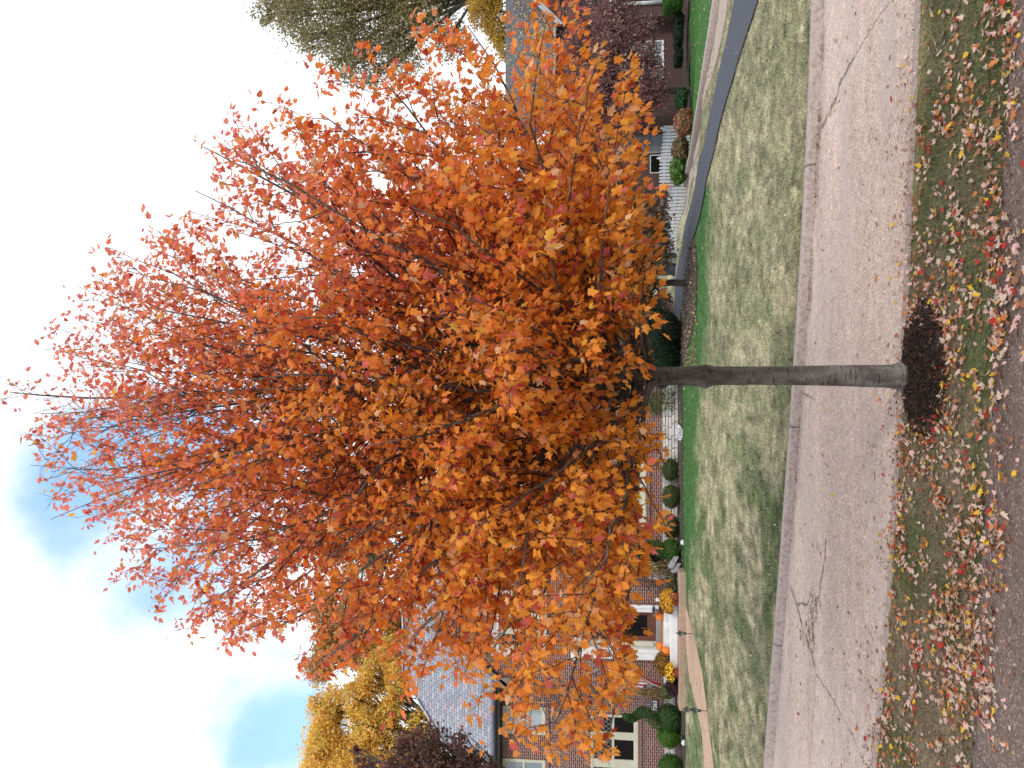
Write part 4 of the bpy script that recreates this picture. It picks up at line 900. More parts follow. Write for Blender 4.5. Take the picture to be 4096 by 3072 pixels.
# corn stalk bundles
def corn(label, y, V0, V1, Y, seed, lean=0):
    rnd = random.Random(seed); a = at(V1, y, Y); b = at(V0, y, Y); rt = empty('corn_stalk_bundle', a, label, 'corn stalks', 'dried corn stalk bundles by the entry'); H = b.z - a.z
    mb = MB(); lf = []
    for i in range(26):
        x = a.x + rnd.gauss(0, .07); yy = Y + rnd.gauss(0, .06); h = H * rnd.uniform(.8, 1.02); q = Vector((rnd.gauss(0, .05), rnd.gauss(0, .04), 0)); pb = Vector((x + q.x * 1.5, yy + q.y, a.z)); pm = Vector((a.x + q.x, Y + q.y, a.z + H * .45)); pt = Vector((x + q.x * 3, yy + q.y * 2, a.z + h))
        mb.tube([pb, pm, pt], [.014, .013, .006], 5)
        for k in range(9):
            f = rnd.random(); s = pb.lerp(pm, f * 2) if f < .5 else pm.lerp(pt, f * 2 - 1); lf.append(s)
    mb.build('stalks', mat('corn_stalk', (.36, .25, .11), .8, noise=(9, (.20, .13, .06), .4, .62)), rt, smooth=True)
    lm = MB()
    for s in lf:
        an = rnd.uniform(0, 6.28); L_ = rnd.uniform(.15, .38); wv = rnd.uniform(.015, .035); p = s; pts = []
        for k in range(5):
            pts.append(p); p = p + Vector((math.cos(an) * .022 * (1 + k * .3), math.sin(an) * .02, -L_ / 4 * (.3 + .35 * k) + .03)); an += rnd.uniform(-.7, .7)
        w_ = Vector((-math.sin(an), math.cos(an), .2)) * wv
        vv = []
        for k, q_ in enumerate(pts): e_ = (1 - abs(k - 1.6) / 3.2); vv += [q_ + w_ * e_, q_ - w_ * e_]
        lm.add(vv, [(2 * k, 2 * k + 1, 2 * k + 3, 2 * k + 2) for k in range(4)])
    lm.build('dry_leaves', mat('corn_leaf', (.46, .34, .17), .8, noise=(7, (.26, .16, .08), .42, .62)), rt)
    m2 = MB(); m2.tube([(a.x + .13 * math.cos(k), Y + .12 * math.sin(k), a.z + H * .46) for k in np.linspace(0, 6.283, 14)], .012, 5); m2.build('twine', M['stem'], rt)
corn('tall bundle of dried corn stalks on the corner left of the flag', 2776, 2405, 2672, 23.75, 1)
corn('bundle of dried corn stalks right of the front door against the downspout', 2279, 2462, 2690, 23.72, 2)
# pumpkins
def pumpkin(label, V0, V1, ya, yb, Y, seed, lean=0):
    a = at(V1, (ya + yb) / 2, Y); sc = Y / F; r = (yb - ya) / 2 * sc; h = (V1 - V0) * sc; rt = empty('pumpkin', a, label, 'pumpkin', 'pumpkins at the front door')
    mb = MB(); prof = [(.01, .02 * h)] + [(r * math.sin(t) ** .75, h * (.5 - .5 * math.cos(t))) for t in np.linspace(.25, 2.9, 12)] + [(.02, h * .93)]
    mb.lathe(a, prof, 40, lobes=11, la=.09); mb.build('body', M['pumpkin'], rt, smooth=True)
    mb = MB(); mb.tube([(a.x, Y, a.z + h * .9), (a.x + .015, Y, a.z + h * 1.05), (a.x + .05 * lean, Y - .01, a.z + h * 1.22)], [.028, .018, .022], 7); mb.build('stem', M['stem'], rt, smooth=True)
pumpkin('orange pumpkin with long stem on the upper porch step against the white door surround', 2626, 2657, 2567, 2603, 23.72, 1, 1)
pumpkin('orange pumpkin on the lower porch step in front of the other left-hand pumpkin', 2649, 2682, 2587, 2625, 23.18, 2, -1)
pumpkin('orange pumpkin half hidden under the ornamental cabbage at the right of the door', 2622, 2655, 2440, 2482, 23.6, 3, -1)
# pots of chrysanthemums
def mum(label, fV, y, Y, potr, poth, r, cols, wts, seed, n=2600, size=.03, fl=None, potmat='terracotta', drop=0):
    a = at(fV, y, Y); rt = empty('potted_mum', a, label, 'potted plant'); mb = MB()
    mb.lathe(a, [(.001, 0), (potr * .72, 0), (potr * .95, poth * .8), (potr * 1.08, poth * .8), (potr * 1.08, poth), (potr * .92, poth), (potr * .9, poth * .85), (.001, poth * .85)], 20); mb.build('pot', M[potmat], rt, smooth=False)
    rng = np.random.default_rng(seed); d = rng.normal(size=(n, 3)); d /= np.linalg.norm(d, axis=1, keepdims=True); d[:, 2] = np.abs(d[:, 2]) * 1.0 - .25 * (rng.random(n) < .35)
    P = np.array((a.x, a.y, a.z + poth - drop)) + d * np.array(r) * rng.uniform(.6, 1, (n, 1)); V, Fc = leaf_quads(P, .05, None, d, rng=rng)
    np_mesh('foliage', V, Fc, M['needle'], rt, np.repeat(pal([(.04, .065, .02), (.07, .10, .035), (.025, .04, .014)], n, None, .3, rng), 4, 0))
    m = int(n * .5); d2 = d[:m]; P = np.array((a.x, a.y, a.z + poth - drop)) + d2 * np.array(r) * rng.uniform(.96, 1.08, (m, 1)); V1, F1 = leaf_quads(P, size, None, d2 * 3, aspect=1.0, rng=rng); V2, F2 = leaf_quads(P + .003, size, None, d2 * 3, aspect=1.0, rng=rng)
    c = pal(cols, m, wts, .2, rng); np_mesh('blossoms', np.concatenate([V1, V2]), np.concatenate([F1, F2 + len(V1)]), M['needle'], rt, np.concatenate([np.repeat(c, 4, 0)] * 2))
    return rt
YEL = [(.72, .40, .03), (.65, .28, .02), (.42, .16, .02)]
mum('round yellow chrysanthemum in a terracotta pot right of the front door', 2709, 2405, 22.75, .16, .20, (.36, .26, .30), YEL, (6, 3, 1), 21, 3200, .038)
mum('rusty orange chrysanthemum in a terracotta pot on the lower step left of the pumpkins', 2682, 2655, 23.15, .14, .17, (.36, .26, .30), [(.38, .15, .02), (.50, .25, .03), (.20, .09, .02)], None, 22, 3200, .026)
mum('yellow black-eyed daisies in a terracotta pot in front of the rusty chrysanthemum', 2714, 2690, 22.6, .15, .19, (.26, .22, .20), [(.80, .50, .02), (.75, .42, .02)], None, 23, 500, .055)
# ornamental cabbage
g = at(2650, 2452, 23.5); rt = tag(bpy.data.objects.new('ornamental_cabbage', None), 'purple-blue ornamental cabbage on the porch beside the half hidden pumpkin', 'potted plant'); C.objects.link(rt); rt.location = at(2655, 2436, 23.4)
mb = MB(); c = at(2655, 2436, 23.4); mb.lathe(c, [(.001, 0), (.09, 0), (.12, .14), (.10, .14), (.001, .12)], 16); mb.build('pot', M['black'], rt)
mb = MB(); cc = at(2622, 2440, 23.4)
for ring, (nr_, rad, tilt) in enumerate(((9, .16, .35), (8, .12, .7), (6, .08, 1.0), (5, .05, 1.3))):
    for k in range(nr_):
        th = 6.283 * k / nr_ + ring * .4; o_ = Vector((math.cos(th), math.sin(th) * .8 - .3, 0)).normalized(); u_ = Vector((0, -.25, 1)).normalized(); dr_ = o_ * math.cos(tilt) + u_ * math.sin(tilt); sd_ = o_.cross(u_).normalized()
        p0 = cc + u_ * (.01 * ring); vv = [p0, p0 + dr_ * rad * .5 + sd_ * rad * .45, p0 + dr_ * rad + sd_ * rad * .3 + u_ * .02, p0 + dr_ * rad * 1.08 - u_ * .01, p0 + dr_ * rad - sd_ * rad * .3 + u_ * .02, p0 + dr_ * rad * .5 - sd_ * rad * .45]; mb.add(vv, [tuple(range(6))])
mb.tube([cc + Vector((0, 0, -.22)), cc], [.03, .02], 6); mb.build('leaves', mat('cabbage_leaf', (.13, .14, .22), .6, noise=(9, (.20, .06, .16), .5, .65)), rt)
# white owl-like ornament: small white ghost figure
g = at(2658, 2400, 23.42); mb = MB(); mb.lathe(g, [(.001, 0), (.07, 0), (.085, .05), (.07, .12), (.055, .16), (.06, .20), (.045, .25), (.001, .27)], 16)
o = tag(mb.build('ornament', M['white'], None, smooth=True, loc=g), 'small white figurine between the yellow chrysanthemum and the brick wall', 'ornament')
for s_ in (-1, 1): mb = MB(); mb.box((g.x + s_ * .022 - .008, g.y - .062, g.z + .20), (g.x + s_ * .022 + .008, g.y - .05, g.z + .22)); mb.build('eye', M['black'], o)
# maroon shrub and leafy plants by the left of the landing
g = at(2718, 2748, 22.85); shrub('dark maroon leafy plant at the left end of the entry landing', g, (.26, .22, .20), [(.045, .018, .024), (.07, .03, .035), (.03, .012, .016)], n=1500, size=.07, cat='plant', name='plant', seed=31, rough=.2)
g = at(2700, 2765, 23.4); shrub('light green trailing plant at the foot of the left corn stalks', g, (.22, .15, .22), [(.10, .16, .04), (.05, .10, .03), (.22, .17, .09)], n=900, size=.06, cat='plant', name='plant', seed=32, rough=.3)
g = at(2712, 2345, 23.0); shrub('dull green leafy plant between the twiggy bush and the step', g, (.34, .22, .20), [(.09, .11, .06), (.05, .06, .035), (.16, .17, .11)], n=1500, size=.07, cat='plant', name='plant', seed=33, rough=.3)
g = at(2708, 2400, 22.7); 
mb = MB(); c = at(2708, 2386, 22.66); mb.lathe(c, [(.001, 0), (.1, 0), (.14, .17), (.155, .17), (.155, .21), (.13, .21), (.001, .17)], 18); rt = tag(mb.build('plant_pot', M['terracotta'], None, loc=c), 'terracotta pot of broad pale green leaves at the right of the yellow chrysanthemum', 'potted plant')
mb = MB()
for k in range(12):
    th = 6.283 * k / 12; dr_ = Vector((math.cos(th), math.sin(th) * .7 - .4, random.uniform(-.5, .5))).normalized(); sd_ = dr_.cross(Vector((0, 0, 1))).normalized(); p0 = c + Vector((0, 0, .2)); L_ = random.uniform(.16, .26)
    mb.add([p0, p0 + dr_ * L_ * .5 + sd_ * .035, p0 + dr_ * L_ + Vector((0, 0, -.03)), p0 + dr_ * L_ * .5 - sd_ * .035], [(0, 1, 2, 3)])
mb.build('leaves', mat('sage_leaf', (.24, .30, .13), .6, noise=(8, (.14, .2, .07), .4, .6)), rt)
# bare twiggy bush
g = at(2700, 2335, 23.4); mb = MB(); rnd = random.Random(5)
for i in range(44):
    th = rnd.uniform(0, 6.28); sp_ = rnd.random() ** .7; tip = Vector((g.x + math.cos(th) * .38 * sp_, g.y + math.sin(th) * .2 * sp_, g.z + rnd.uniform(.45, 1.35) * (1.1 - .4 * sp_))); mid = Vector((g.x, g.y, g.z)).lerp(tip, .5) + Vector((rnd.gauss(0, .05), rnd.gauss(0, .05), .03))
    mb.tube([g, mid, tip], [.008, .006, .003], 4, cap=False)
    for _ in range(3): q_ = mid.lerp(tip, rnd.random()); mb.tube([q_, q_ + Vector((rnd.gauss(0, .09), rnd.gauss(0, .07), rnd.uniform(-.02, .1)))], [.004, .002], 3, cap=False)
tag(mb.build('twiggy_bush', M['twig'], None, loc=g), 'bare reddish twiggy bush in front of the brick wall right of the door', 'bush')
# stone ledges by the right end of the landing
for i, (v_, y_, w_, h_, lb) in enumerate(((2702, 2247, .34, .10, 'flat grey stone slab leaning behind the right end of the landing, upper one'), (2712, 2268, .32, .09, 'flat grey stone slab beside the landing, lower one of the pair'))):
    g = at(v_, y_, 23.2); mb = MB(); j = lambda: random.uniform(-.02, .02)
    t4 = [(-w_ / 2 + j(), -.16 + j(), h_ + .10), (w_ / 2 + j(), -.16 + j(), h_ - .06), (w_ / 2 + j(), .16, h_ - .04), (-w_ / 2 + j(), .16, h_ + .12)]; vv = [(g.x + p[0], g.y + p[1], g.z + p[2]) for p in t4] + [(g.x + p[0], g.y + p[1], g.z + p[2] - h_ - .02) for p in t4]
    mb.add(vv, [(0, 1, 2, 3), (7, 6, 5, 4), (0, 4, 5, 1), (1, 5, 6, 2), (2, 6, 7, 3), (3, 7, 4, 0)]); tag(mb.build('stone_slab', mat('slab_grey', (.34, .33, .34), .85, noise=(6, (.24, .23, .24), .4, .6), bump=(20, .6)), None, loc=g, bevel=.01), lb, 'stone slab')
# dark broad plant behind slabs
g = at(2700, 2232, 24.1); shrub('dark drooping perennial against the foundation beside the right spiral topiary', g, (.28, .15, .38), [(.02, .025, .016), (.045, .05, .025), (.07, .06, .03)], n=700, size=.12, cat='plant', name='plant', seed=35, rough=.3)
# numbered white rock
def text(body, size, loc, name, m, parent, ext=.004, rx=90):
    cu = bpy.data.curves.new(name, 'FONT'); cu.body = body; cu.size = size; cu.extrude = ext; cu.align_x = 'CENTER'; cu.align_y = 'CENTER'
    o = bpy.data.objects.new(name, cu); C.objects.link(o); me_ = bpy.data.meshes.new_from_object(o); bpy.data.objects.remove(o); me_.name = name; me_.materials.clear(); me_.materials.append(m); o = bpy.data.objects.new(name, me_); C.objects.link(o); o.rotation_euler = (R(rx), 0, 0)
    if parent: o.parent = parent; o.location = Vector(loc) - parent_world(parent)
    else: o.location = loc
    return o
a = foot(2731, 1728); sc = a.y / F; out = [(1762, 2716), (1756, 2707), (1740, 2706), (1715, 2707), (1700, 2709), (1696, 2714), (1701, 2719), (1712, 2726), (1715, 2730), (1745, 2730), (1757, 2727), (1763, 2722)]
vv = []; 
for y_, v_ in out: p = at(v_, y_, a.y); vv.append(p)
cen = sum(vv, Vector()) / len(vv); n_ = len(vv)
fr = [cen + (p - cen) * .86 + Vector((0, -.05, 0)) for p in vv]; md = [p + Vector((0, 0, 0)) for p in vv]; bk = [cen + (p - cen) * .8 + Vector((0, .14, -.01)) for p in vv]
mb = MB(); mb.add(fr + md + bk, [tuple(range(n_))] + [(r_ * n_ + k, (r_ * n_ + (k + 1) % n_), (r_ + 1) * n_ + (k + 1) % n_, (r_ + 1) * n_ + k) for r_ in range(2) for k in range(n_)] + [tuple(range(2 * n_, 3 * n_))[::-1]])
rock = tag(mb.build('number_rock', mat('white_rock', (.74, .74, .78), .8, noise=(22, (.60, .60, .64), .45, .7), bump=(30, .6)), None, loc=a, bevel=.015), 'flat white rock engraved with the house number in the mulch bed', 'rock')
text('7263', .17, cen + Vector((-.03, -.055, 0)), 'engraved_number', mat('engraving', (.18, .18, .20), .9), rock, .006)
for (v_, y_, lb) in ((2738, 2170, 'small white round stone in the mulch by the right spiral topiary'), (2742, 2971, 'small white round stone in the mulch below the bright boxwoods')):
    g = foot(v_, y_); mb = MB(); mb.lathe(g, [(.001, 0), (.07, .01), (.085, .05), (.06, .10), (.001, .12)], 12, lobes=5, la=.12); tag(mb.build('white_stone', M['stonewhite'], None, smooth=True, loc=g), lb, 'stone', 'small white stones in the mulch')
    g2 = foot(v_ - 3, y_ + 12 if v_ < 2740 else y_ - 22); mb = MB(); mb.tube([g2, g2 + Vector((0, 0, .07))], .012, 6); mb.tube([g2 + Vector((-.06, 0, .10)), g2 + Vector((.02, -.01, .07)), g2 + Vector((.05, -.01, .08))], [.035, .05, .04], 10)
    tag(mb.build('spotlight', M['black'], None, smooth=True, loc=g2), 'small black garden spotlight beside the ' + ('right spiral topiary' if v_ < 2740 else 'bright boxwoods'), 'garden light', 'black garden spotlights')
# house number stake
g = foot(2727, 2824); Y = g.y; top = at(2583, 2824, Y); rt = empty('number_stake', g, 'black iron stake carrying the house number plate with a finial on top', 'house number sign')
mb = MB(); mb.tube([g + Vector((0, 0, -.1)), (g.x, Y, top.z - .05)], .010, 6); mb.tube([(g.x - .16, Y, at(2634, 2824, Y).z), (g.x + .16, Y, at(2634, 2824, Y).z)], .008, 5); mb.build('post', M['black'], rt)
mb = MB(); z_ = at(2600, 2824, Y).z; mb.lathe((g.x, Y, z_), [(.001, -.05), (.02, -.03), (.012, -.01), (.04, .0), (.04, .03), (.012, .05), (.02, .07), (.001, .15)], 8); mb.box((g.x - .06, Y - .006, z_ + .01), (g.x + .06, Y + .006, z_ + .025)); mb.build('finial', mat('steel_blue_finial', (.16, .18, .24), .5), rt)
x0_, x1_, z0_, z1_ = pr(2799, 2846, 2608, 2632, Y); mb = MB(); mb.box((x0_ - .01, Y - .012, z0_), (x1_ + .01, Y + .006, z1_)); pl = mb.build('number_plate', M['black'], rt, bevel=.004)
text('7263', .158, ((x0_ + x1_) / 2, Y - .014, (z0_ + z1_) / 2), 'house_number', mat('number_white', (.80, .80, .80), .5), pl, .003)
# lanterns
def lantern(loc, h, label):
    rt = empty('garden_lantern', loc, label, 'garden lantern', 'black lanterns along the garden path'); x, y, z = loc; mb = MB(); ph = h * .42
    mb.tube([(x, y, z - .1), (x, y, z + ph)], .009, 8); mb.lathe((x, y, z + ph - .01), [(.009, -.02), (.035, 0), (.035, .015), (.009, .03)], 12); mb.build('post', M['black'], rt)
    b = z + ph + .02; hh = h * .26
    mb = MB()
    for k in range(6): th = k * math.pi / 3 + .3; mb.tube([(x + .032 * math.cos(th), y + .032 * math.sin(th), b), (x + .055 * math.cos(th), y + .055 * math.sin(th), b + hh)], .0045, 4)
    mb.lathe((x, y, b), [(.001, 0), (.036, 0), (.036, .01), (.001, .01)], 12); mb.lathe((x, y, b + hh), [(.085, 0), (.085, .008), (.055, .035), (.028, .05), (.022, .07), (.03, .075), (.012, .09), (.006, .13), (.001, .16)], 14); mb.build('lamp_cage', M['black'], rt)
    mb = MB(); mb.lathe((x, y, b + .008), [(.001, 0), (.026, 0), (.047, hh - .01), (.001, hh - .01)], 12); mb.build('lamp_glass', M['lampglass'], rt, smooth=True)
    return rt
la = foot(2772, 2535); lantern(la, .47, 'black lantern on a thin post at the path edge below the front door')
lb_ = foot(2830, 2844); lantern(lb_, .43, 'nearer of two overlapping black lanterns on the lawn side of the path below the topiary')
lc = foot(2796, 2840); lantern(lc, .43, 'farther of two overlapping black lanterns, on the house side of the path below the topiary')
# evergreen shrubs to the right of the house
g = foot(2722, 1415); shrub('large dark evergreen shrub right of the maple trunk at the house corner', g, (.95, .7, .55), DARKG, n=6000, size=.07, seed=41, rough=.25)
g = at(2700, 1290, 26.5); g.z = float(zt(g.x, g.y)); shrub('tall dark evergreen behind the small tree at the far corner of the house', g, (1.0, .6, .95), DARKG, n=4500, size=.09, seed=44, rough=.3)
g = foot(2726, 1320); shrub('low dark shrub at the end of the leaf strewn bed behind the hanging leaves', g, (.55, .4, .38), DARKG + [(.05, .03, .02)], n=2200, size=.06, seed=42, rough=.3)
g = foot(2722, 1480); shrub('small yellow-green sprig in front of the dark evergreen', g + Vector((0, -.25, 0)), (.22, .15, .36), [(.22, .26, .05), (.14, .19, .04)], n=260, size=.06, name='plant', cat='plant', seed=43, rough=.4)
# ivy on the wall
rng = np.random.default_rng(9); P = []
for (ya, yb, va, vb, m_) in ((1560, 1640, 2560, 2700, 800), (1560, 1600, 2440, 2560, 380), (1600, 1655, 2470, 2560, 260), (1620, 1660, 2600, 2640, 180)):
    for _ in range(m_): p = at(rng.uniform(va, vb), rng.uniform(ya, yb) + rng.normal() * 6, RY - .05 - rng.random() * .08); P.append(p)
P = np.array([tuple(p) for p in P]); V, Fc = leaf_quads(P, .055, None, np.tile(np.array((0, -1.5, 0)), (len(P), 1)), rng=rng)
tag(np_mesh('ivy', V, Fc, M['needle'], None, np.repeat(pal([(.10, .13, .04), (.17, .19, .07), (.05, .08, .02)], len(P), None, .25, rng), 4, 0), loc=at(2700, 1600, RY)), 'sparse yellow-green ivy climbing the stone base and brick just left of the maple trunk', 'ivy')
# ------------------------------------------------------------------ fence, bins
M['fencewhite'] = mat('weathered_white', (.50, .51, .56), .6, noise=(6, (.38, .39, .43), .42, .65))
FYa, FYb = 29.6, 31.0
ga = G(2737, 505); gb_ = G(2703, 1012)
ga = Vector((at(2735, 505, 30.2).x, 30.2, 0)); gb_ = Vector((at(2703, 1012, 30.2).x, 30.2, 0))
rt = empty('picket_fence', (ga.x, 30.2, float(zt(ga.x, 30.2))), 'white wooden picket fence with rounded tops beyond the asphalt driveway', 'fence')
n = 38; pm = None
for i in range(n):
    f = i / (n - 1); x = ga.x + (gb_.x - ga.x) * f; z = float(zt(x, 30.2)) + .02; h = 1.02 + .02 * (i % 3 == 0); 
    if pm is None:
        mb = MB(); w2 = .048; prof = [(-w2, 0), (w2, 0), (w2, h - .09), (w2 * .8, h - .03), (w2 * .35, h), (-w2 * .35, h), (-w2 * .8, h - .03), (-w2, h - .09)]
        mb.add([(x + a, 30.2, z + b) for a, b in prof] + [(x + a, 30.22, z + b) for a, b in prof], [tuple(range(8)), tuple(range(15, 7, -1))] + [(k, 8 + k, 8 + (k + 1) % 8, (k + 1) % 8) for k in range(8)])
        pm = mb.build('picket', M['fencewhite'], rt, loc=None); x_first, z_first = x, z
    else:
        c = pm.copy(); C.objects.link(c); c.parent = rt; c.location = (x - x_first, random.uniform(-.006, .006), z - z_first); c.rotation_euler = (0, random.uniform(-.012, .012), 0)
for zr_ in (.25, .78):
    mb = MB(); za, zb2 = float(zt(ga.x, 30.2)) + zr_, float(zt(gb_.x, 30.2)) + zr_
    mb.add([(ga.x, 30.225, za), (gb_.x, 30.225, zb2), (gb_.x, 30.225, zb2 + .08), (ga.x, 30.225, za + .08), (ga.x, 30.26, za), (gb_.x, 30.26, zb2), (gb_.x, 30.26, zb2 + .08), (ga.x, 30.26, za + .08)], [(0, 1, 2, 3), (7, 6, 5, 4), (0, 4, 5, 1), (3, 2, 6, 7)]); mb.build('rail', M['fencewhite'], rt)
for f in (0, .24, .56, 1):
    x = ga.x + (gb_.x - ga.x) * f; z = float(zt(x, 30.2)); mb = MB(); mb.box((x - .05, 30.262, z - .2), (x + .05, 30.36, z + 1.05)); mb.lathe((x, 30.31, z + 1.05), [(.07, 0), (.07, .02), (.03, .04), (.045, .08), (.001, .13)], 10); mb.build('post', M['white'], rt)
def bin_(label, y0, y1, m, Yb, h=1.02):
    a = at(2700, (y0 + y1) / 2, Yb); w_ = abs(y1 - y0) / 2 * Yb / F * .98; z = float(zt(a.x, Yb)); rt = empty('wheelie_bin', (a.x, Yb, z), label, 'bin', 'wheelie bins beside the fence'); mb = MB()
    t4 = [(-w_, -.30), (w_, -.30), (w_, .30), (-w_, .30)]
    mb.add([(a.x + p * .84, Yb + q * .82, z + .06) for p, q in t4] + [(a.x + p, Yb + q, z + h) for p, q in t4], [(3, 2, 1, 0), (4, 5, 6, 7), (0, 1, 5, 4), (1, 2, 6, 5), (2, 3, 7, 6), (3, 0, 4, 7)]); mb.box((a.x - w_ - .02, Yb - .33, z + h - .05), (a.x + w_ + .02, Yb + .33, z + h - .002)); mb.build('body', m, rt, bevel=.015)
    mb = MB(); mb.box((a.x - w_ - .03, Yb - .35, z + h), (a.x + w_ + .03, Yb + .34, z + h + .05)); mb.build('lid', m, rt, bevel=.02)
    mb = MB()
    for s_ in (-1, 1): mb.tube([(a.x + s_ * (w_ * .8) - .03, Yb + .26, z + .1), (a.x + s_ * (w_ * .8) + .03, Yb + .26, z + .1)], .1, 14)
    mb.build('wheels', M['black'], rt)
navy = mat('navy_plastic', (.022, .030, .055), .4, noise=(5, (.03, .04, .07), .4, .6)); greyp = mat('grey_plastic', (.20, .185, .19), .5, noise=(5, (.16, .15, .155), .4, .6))
bin_('navy wheelie bin next to the end of the white fence', 1013, 1032, navy, 30.4); bin_('grey wheelie bin between the two navy ones', 1034, 1060, greyp, 30.1); bin_('widest navy wheelie bin, nearest the small dark tree trunk', 1062, 1100, navy, 30.0)
# neighbour's planting
def box_hedge(label, ya, yb, V0, V1, Yb, cols, seed, ry=.45):
    a = at(V1, (ya + yb) / 2, Yb); sc = Yb / F; return shrub(label, a, (abs(yb - ya) / 2 * sc, ry, (V1 - V0) / 2 * sc), cols, n=3200, size=.07, name='hedge', cat='hedge', group='clipped hedges under the dark brick wall', seed=seed, flat=.5, rough=.03)
box_hedge('big bright green box hedge by the white porch column at the frame edge', -60, 50, 2652, 2730, 32.6, [(.035, .12, .012), (.05, .15, .015)], 51, .6)
box_hedge('low dark box hedge next to the big bright green hedge', 62, 109, 2697, 2730, 33, DARKG, 52); box_hedge('low dark box hedge, middle one of the three below the white window', 111, 187, 2697, 2730, 33, DARKG, 53); box_hedge('low dark box hedge, leftmost of the row, standing apart under the white window', 202, 262, 2697, 2730, 33, DARKG, 54)
def loose(label, ya, yb, V0, V1, Yb, cols, seed, n=2600, size=.08, wts=None, cat='shrub'):
    a = at(V1, (ya + yb) / 2, Yb); sc = Yb / F; return shrub(label, a, (abs(yb - ya) / 2 * sc, .5, (V1 - V0) / 2 * sc), cols, n=n, size=size, seed=seed, rough=.35, wts=wts, cat=cat)
loose('dark green low shrub at the end of the neighbour\'s bed', 355, 440, 2705, 2748, 29.5, [(.02, .07, .02), (.035, .10, .03)], 55)
loose('salmon pink and green shrub at the corner of the concrete edging', 438, 545, 2700, 2772, 27.6, [(.36, .12, .08), (.42, .16, .11), (.14, .18, .05), (.20, .20, .07)], 56, 3000, .09, (4, 3, 2, 2))
loose('brownish pink hydrangea bush against the white fence gate', 550, 645, 2688, 2752, 28.6, [(.24, .10, .07), (.30, .14, .10), (.09, .13, .04), (.13, .15, .05)], 57, 3000, .09)
loose('bright green leafy bush against the white pickets', 625, 735, 2678, 2745, 28.8, [(.09, .20, .03), (.13, .24, .05), (.06, .13, .025)], 58, 2600, .11)
# ------------------------------------------------------------------ trees
def B(x, y, Y, r, rv=None, ry=None):
    c = at(x, y, Y); s = Y / F; return (tuple(c), (r * s, (ry or r * .9) * s, (rv or r) * s))
g = at(2760, 360, 30.5)
PURP = [(.24, .09, .10), (.33, .155, .16), (.40, .25, .25), (.12, .065, .06), (.12, .13, .055)]
tree('purple_leaf_tree', 'dusky purple-leaved tree with drooping leaves in front of the dark brick house', 'tree', g, at(2450, 380, 30.5), .13,
     [B(2310, 200, 30.5, 80), B(2420, 80, 30.4, 90, 70), B(2330, 60, 30.6, 60), B(2500, 30, 30.2, 70, 60), B(2630, 330, 29.8, 80, 35), B(2400, 260, 30, 95, 80), B(2480, 150, 29.8, 85), B(2560, 240, 30, 90, 60), B(2450, 380, 30, 100), B(2350, 420, 30.5, 90), B(2560, 400, 29.8, 110, 55), B(2420, 500, 30.5, 90), B(2290, 330, 31, 80, 50), B(2580, 130, 30, 60, 40), B(2540, 500, 30.3, 70, 60), B(2260, 470, 31, 60)],
     36000, .11, PURP, (4, 4, 3, 2, 1), .30, 40, 2, droop=1.5, seed=61)
g = foot(2749, 1138)
tree('small_tree', 'small tree with short dark trunk and brown-green leaves between driveway and lawn', 'tree', g + Vector((0, 0, .0)), at(2560, 1130, g.y), .105,
     [B(2480, 1140, 22, 150, 90), B(2560, 1040, 22, 90, 80), B(2600, 950, 21.5, 95, 55), B(2560, 830, 21.8, 90, 60), B(2500, 950, 22, 120, 80), B(2580, 1210, 22, 60, 40), B(2440, 1250, 22.4, 110, 90), B(2450, 760, 22.3, 80, 70), B(2570, 1120, 21.5, 60, 60), B(2400, 1000, 22, 130), B(2640, 900, 21.4, 80, 28), B(2645, 1010, 21.4, 70, 32), B(2650, 1200, 21.8, 45, 30), B(2640, 800, 21.4, 50, 25)],
     34000, .105, [(.13, .075, .065), (.19, .12, .10), (.11, .12, .05), (.06, .07, .03), (.28, .19, .17)], None, .26, 36, 2, droop=1.2, seed=62)
def bg(label, base, top, r0, blobs, n, size, cols, seed, wts=None, clump=.2, ncl=60, name='tree', shell=.5, twigs=3):
    return tree(name, label, 'tree', base, top, r0, blobs, n, size, cols, wts, clump, ncl, twigs, 'trees behind the houses', seed=seed, shell=shell)
OLV = [(.28, .26, .12), (.36, .31, .14), (.21, .21, .10), (.42, .32, .16)]
bg('tall olive-brown tree towering behind the neighbour\'s roof', at(2500, -60, 48), at(1650, -20, 48), .30,
   [B(1120, -60, 48, 150, 110), B(1400, 270, 47, 70, 90), B(1620, 230, 48, 90, 80), B(1060, 60, 47, 60, 50), B(1180, 60, 47, 120, 90), B(1330, 60, 47, 150, 130), B(1300, -180, 48, 200), B(1480, -80, 47, 180), B(1420, 190, 47.5, 110, 130), B(1560, 150, 48, 130, 110), B(1660, 40, 47, 120), B(1750, -120, 48, 170), B(1500, 300, 48, 50, 60), B(1800, 150, 49, 90, 70), B(1250, 160, 47, 70, 70)],
   62000, .17, OLV, 71, clump=.25, ncl=150, shell=.25, twigs=3)
bg('small yellow tree just above the neighbour\'s roof ridge', at(2500, 60, 43), at(2060, 70, 43), .2, [B(1930, 40, 43, 80, 60), B(1990, 100, 43, 80, 50), B(1960, -60, 43, 90, 70), B(2040, 180, 43, 70, 60)], 9000, .16, [(.60, .39, .05), (.48, .34, .06), (.38, .21, .08)], 72)
YL = [(.92, .62, .14), (.84, .56, .12), (.90, .58, .16), (.58, .52, .11), (.76, .46, .16)]
